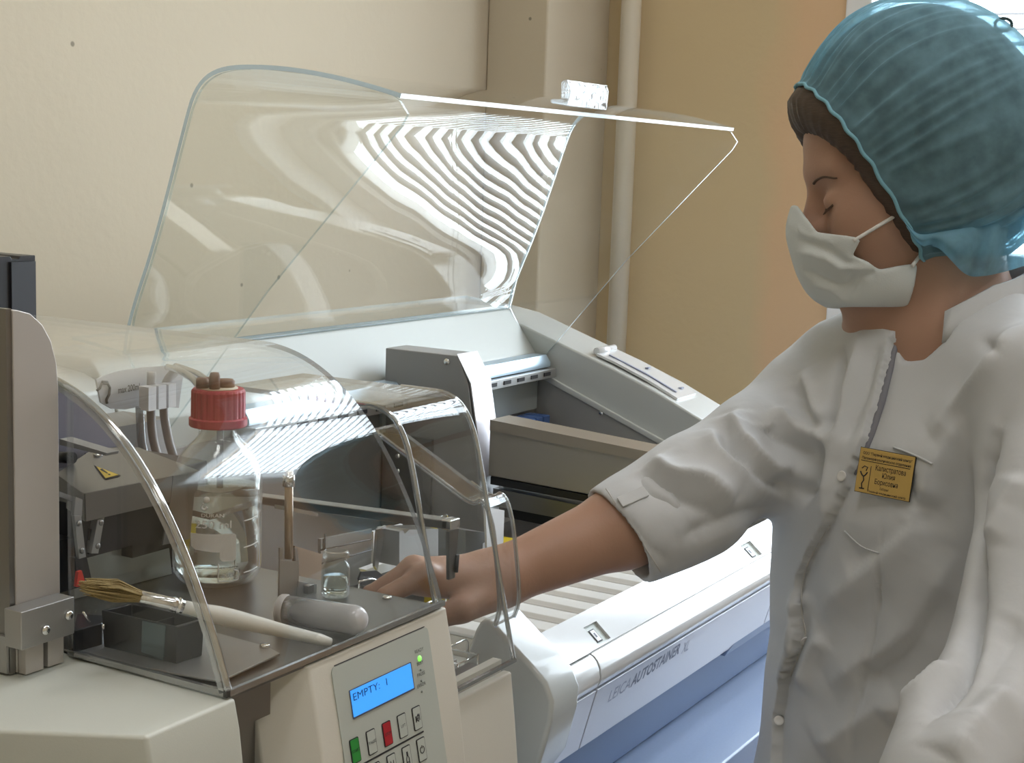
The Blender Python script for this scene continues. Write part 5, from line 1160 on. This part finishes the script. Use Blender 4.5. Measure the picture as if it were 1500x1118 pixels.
def coat_disp(me, og):
    n = len(me.vertices); co = np.empty(n * 3); me.vertices.foreach_get('co', co); co = co.reshape(-1, 3) + og; no = np.empty(n * 3); me.vertex_normals.foreach_get('vector', no); no = no.reshape(-1, 3)
    c = (co - CAM) @ RC.T; px = np.stack([CXP + FPX * c[:, 0] / c[:, 2], CYP + FPX * c[:, 1] / c[:, 2]], 1)
    # overlap of the right front over the left: a raised edge along the button line
    best = np.full(n, 1e9); sgn = np.zeros(n); P = np.array(plk, float)
    for i in range(len(P) - 1):
        a, e = P[i], P[i + 1] - P[i]; w_ = px - a; t = np.clip(w_ @ e / (e @ e), 0, 1); dd = np.linalg.norm(w_ - t[:, None] * e, axis=1); s = w_[:, 0] * e[1] - w_[:, 1] * e[0]
        up = dd < best; best[up] = dd[up]; sgn[up] = -s[up]
    m_ = best / 1467.; frontal = ((no @ FT) > .1) & (np.abs((co - NB) @ LT) < .2) & (px[:, 1] > 450)
    lift = np.where(frontal & (sgn > 0), .0065 * np.exp(-(m_ / .035) ** 2), 0) + np.where(frontal & (sgn < 0), -.0035 * np.exp(-(m_ / .010) ** 2), 0)
    # soft cloth unevenness
    w3 = sum(A * np.sin(co @ np.array(k) + p) for A, k, p in ((.0016, (38, 21, 17), 0), (.0014, (-27, 41, 23), 1.3), (.0009, (61, -47, 39), 2.1)))
    co = co + no * (lift + w3)[:, None]; me.vertices.foreach_set('co', (co - og).ravel()); me.update(); base_fold(me, og)
coat_m = pbr('coat_cotton', (.58, .595, .61), .75, bump=.35, bscale=30, var=.03, vscale=14)
coat = mesh_obj('lab_coat', V, F, coat_m, pers, 2, coat_disp)
from mathutils.bvhtree import BVHTree
bv = BVHTree.FromPolygons([tuple(np.array(v.co) + ORG['person']) for v in coat.data.vertices], [tuple(p.vertices) for p in coat.data.polygons])
def oncoat(px, py, lift=0.):
    h_, n_, _, d_ = bv.ray_cast(Vector(CAM), Vector(ray(px, py)))
    if h_ is None: return None, None
    n_ = np.array(n_); n_ = n_ if n_ @ ray(px, py) < 0 else -n_
    return np.array(h_) + n_ * lift, n_
def coat_line(pts, r, name, mat, lift=.0, n=6, seg=4):
    P = [];
    for p in smooth_curve([(*p, 0) for p in pts], seg):
        q, _ = oncoat(p[0], p[1], lift)
        if q is not None: P.append(q)
    return MB().tube(P, r, n=n).build(name, mat, coat)
gap_m = pbr('gap_shade', (.22, .22, .25), .8)  # dark colour painted for the shade in the gap under the lapel
coat_line([(1323, 468), (1309, 520), (1291, 590), (1272, 650), (1252, 695)], [.0006 + .0030 * math.sin(math.pi * (k + 1) / 18) for k in range(17)], 'lapel_gap_shade', gap_m, .0006)
coat_line([(1215, 770), (1190, 812), (1176, 850), (1175, 900), (1180, 935), (1158, 990)], .0008, 'placket_seam', pbr('seam_thread', (.55, .54, .52), .8), .0003)  # thin thread-coloured line along the button edge
for p in ((1234, 698), (1178, 938), (1141, 1056)):
    q, n_ = oncoat(*p)
    if q is not None:
        bt = MB().lathe(q + n_ * .0006, [(0, 0), (.0048, 0), (.0052, .0008), (.0044, .0016), (.003, .0011), (0, .0010)], n=18, axis=n_).build('button', pbr('button_white', (.72, .71, .69), .35), coat)
# sleeve tab with its loop
P0t, n0 = oncoat(908, 738); P1t, n1 = oncoat(945, 722)
if P0t is not None:
    ax_ = P1t - P0t; sd_ = np.cross(n0, ax_); sd_ /= np.linalg.norm(sd_)
    MB().hull4([P0t - sd_ * .006 + n0 * .001, P0t + sd_ * .006 + n0 * .001, P1t + sd_ * .006 + n1 * .001, P1t - sd_ * .006 + n1 * .001], [P0t - sd_ * .006 + n0 * .0035, P0t + sd_ * .006 + n0 * .0035, P1t + sd_ * .006 + n1 * .0035, P1t - sd_ * .006 + n1 * .0035]).build('sleeve_tab', coat_m, coat, bevel=.0008)
coat_line([(888, 716), (918, 762), (950, 810), (968, 838)], .0007, 'cuff_stitch', bpy.data.materials['seam_thread'], .0002)
coat_line([(1310, 656), (1340, 667), (1366, 680)], .0011, 'pocket_edge', coat_m, .0010)
coat_line([(1238, 778), (1262, 800), (1288, 811)], .0009, 'pocket_edge', coat_m, .0008)
# stand collar: a curved band round the neck, open at the front
def oncyl(px, py, r):
    d = ray(px, py); o = CAM - NB; a = d[0] ** 2 + d[1] ** 2; b_ = o[0] * d[0] + o[1] * d[1]; c = o[0] ** 2 + o[1] ** 2 - r * r; D = max(0., b_ * b_ - a * c)
    q = CAM + d * ((-b_ - math.sqrt(D)) / a); return math.atan2((q - NB) @ LT, (q - NB) @ FT), q[2]
near_t = [oncyl(*p, .074) for p in ((1384, 456), (1405, 445), (1430, 432), (1455, 418))]; near_b = [oncyl(*p, .080) for p in ((1380, 502), (1402, 494), (1430, 484), (1460, 474))]
sl = (near_t[-1][1] - near_t[0][1]) / max(.05, near_t[-1][0] - near_t[0][0]); zb0 = near_t[-1][1]
an = list(np.linspace(near_t[0][0], near_t[-1][0], 8)); ztop = list(np.interp(an, [a for a, _ in near_t], [z for _, z in near_t])); zbot = list(np.interp(an, [a for a, _ in near_b], [z for _, z in near_b]))
for a in np.linspace(near_t[-1][0] + .1, 2 * math.pi - .55, 40):
    k = min(1., (a - near_t[-1][0]) / .9); back = max(0., math.cos((a - math.pi) / 2.6)); zz = zb0 + .022 * k * back - .03 * max(0, a - 4.3); an.append(a); ztop.append(zz); zbot.append(zz - .048)
V = []
for off in (0, .0035):
    for zl, r in ((zbot, .084), ([(a + c) / 2 for a, c in zip(zbot, ztop)], .077), (ztop, .0735)):
        for a, z in zip(an, zl): V.append(np.array([NB[0], NB[1], 0]) + (FT * math.cos(a) + LT * math.sin(a)) * (r + off) + Z3 * z)
m_ = len(an); F = []
for s in (0, 3):
    for i in range(2):
        for j in range(m_ - 1): F.append(((s + i) * m_ + j, (s + i) * m_ + j + 1, (s + i + 1) * m_ + j + 1, (s + i + 1) * m_ + j))
for j in range(m_ - 1): F.append((2 * m_ + j, 2 * m_ + j + 1, 5 * m_ + j + 1, 5 * m_ + j)); F.append((j, j + 1, 3 * m_ + j + 1, 3 * m_ + j))
for j in (0, m_ - 1):
    for i in range(2): F.append((i * m_ + j, (i + 1) * m_ + j, (4 + i) * m_ + j, (3 + i) * m_ + j))
mesh_obj('collar', np.array(V), np.array(F), coat_m, coat, 0)
# ---- name badge
bq = [(1267, 656), (1346, 671), (1327, 734), (1247, 718)]
qc, nc = oncoat(1297, 695); hit = [oncoat(*p)[0] for p in bq]
nb_ = -ray(1297, 695) * .55 + FT * .6; nb_ /= np.linalg.norm(nb_)
depth = min(np.dot(h_ - CAM, -nb_) for h_ in hit if h_ is not None); p0b = qc + nb_ * max(.002, np.dot(qc - CAM, -nb_) - depth + .001)
C4 = [onpl(*p, p0b, nb_) for p in bq]
bx = (C4[1] - C4[0] + C4[2] - C4[3]); bW = np.linalg.norm(bx) / 2; bx /= np.linalg.norm(bx); by = np.cross(nb_, bx); by = by if by[2] > 0 else -by
bH = abs(np.dot((C4[0] + C4[1] - C4[2] - C4[3]) / 2, by)); bo = (C4[0] + C4[3]) / 2
bo = sum(C4) / 4 - bx * bW / 2 - by * bH / 2
sk = np.dot((C4[0] - C4[3]), bx)
bm2 = MB().slab([bo - bx * 0 , bo + bx * bW, bo + bx * bW + by * bH, bo + by * bH], nb_, .0012).build('name_badge', pbr('gold_plastic', (.62, .42, .13), .35, metal=.25), pers, bevel=.0004)
MB().slab([bo - bx * .0005 - by * .0005, bo + bx * (bW + .0006) - by * .0005, bo + bx * (bW + .0006) + by * (bH + .0004), bo - bx * .0005 + by * (bH + .0004)], -nb_, .0012).build('badge_backing', 'black', bm2)
def bt_(txt, x, y, h, wd, bold=.0): lettering(txt, bo + nb_ * .0013 + bx * (bW * x) + by * (bH * y), bx, by, h, 'print_k', bm2, width=bW * wd, bold=bold)
bt_('ООО "Первый медицинский центр"', .06, .865, .0024, .90, .01); bt_('Патоморфологическое отделение', .05, .755, .0024, .90, .01)
bt_('Калистратова', .32, .55, .0048, .56, .0); bt_('Юлия', .46, .40, .0046, .24, .0); bt_('Борисовна', .34, .245, .0046, .43, .0); bt_('Лаборант', .45, .13, .0022, .17); bt_('Первый медицинский центр', .24, .035, .0018, .70, .01)
def bl_(pts, w_=.0003): MB().tube([bo + nb_ * .0013 + bx * (bW * x) + by * (bH * y) for x, y in pts], w_, n=5).build('badge_line', 'print_k', bm2)
bl_(((.04, .72), (.94, .72))); bl_(((.24, .62), (.24, .06)))
bl_([(.06 + .13 * k, .47 - .10 * math.sin(k * math.pi)) for k in np.linspace(0, 1, 8)], .0006); bl_(((.125, .37), (.14, .28), (.11, .2), (.125, .10)), .0006); bl_(((.08, .09), (.17, .09)), .0006); bl_([(.16, .50), (.18, .58), (.12, .60), (.08, .54)], .0005)
# ---- trousers and shoes below the coat, out of the frame
zb = .0
def legf(P):
    d = np.full(len(P), 9.)
    for s in (.085, -.085):
        a = np.array([NB[0], NB[1], .62]) + LT * s; k = np.array([NB[0], NB[1], .45]) + LT * s + FT * .01; c = np.array([NB[0], NB[1], .07]) + LT * s
        d = np.minimum(d, smin(cap_(P, a, k, .085, .066), cap_(P, k, c, .066, .055), .03))
    return np.maximum(d, .055 - P[:, 2])
V, F = sdf_mesh(legf, (NB[0] - .3, NB[1] - .3, .02), (NB[0] + .3, NB[1] + .3, .75), .009); mesh_obj('trousers', V, F, pbr('white_trousers', (.66, .66, .66), .8), pers, 1)
for s in (.085, -.085):
    c = np.array([NB[0], NB[1], 0]) + LT * s
    def shoef(P, c=c): return np.maximum(smin(cap_(P, c - FT * .06 + Z3 * .035, c + FT * .12 + Z3 * .028, .045, .040), cap_(P, c + Z3 * .04, c + Z3 * .08, .045, .045), .02), .001 - P[:, 2])
    V, F = sdf_mesh(shoef, c - .26, c + np.array([.26, .26, .15]), .007); mesh_obj('shoe', V, F, pbr('white_shoe', (.7, .7, .7), .5), pers, 1)
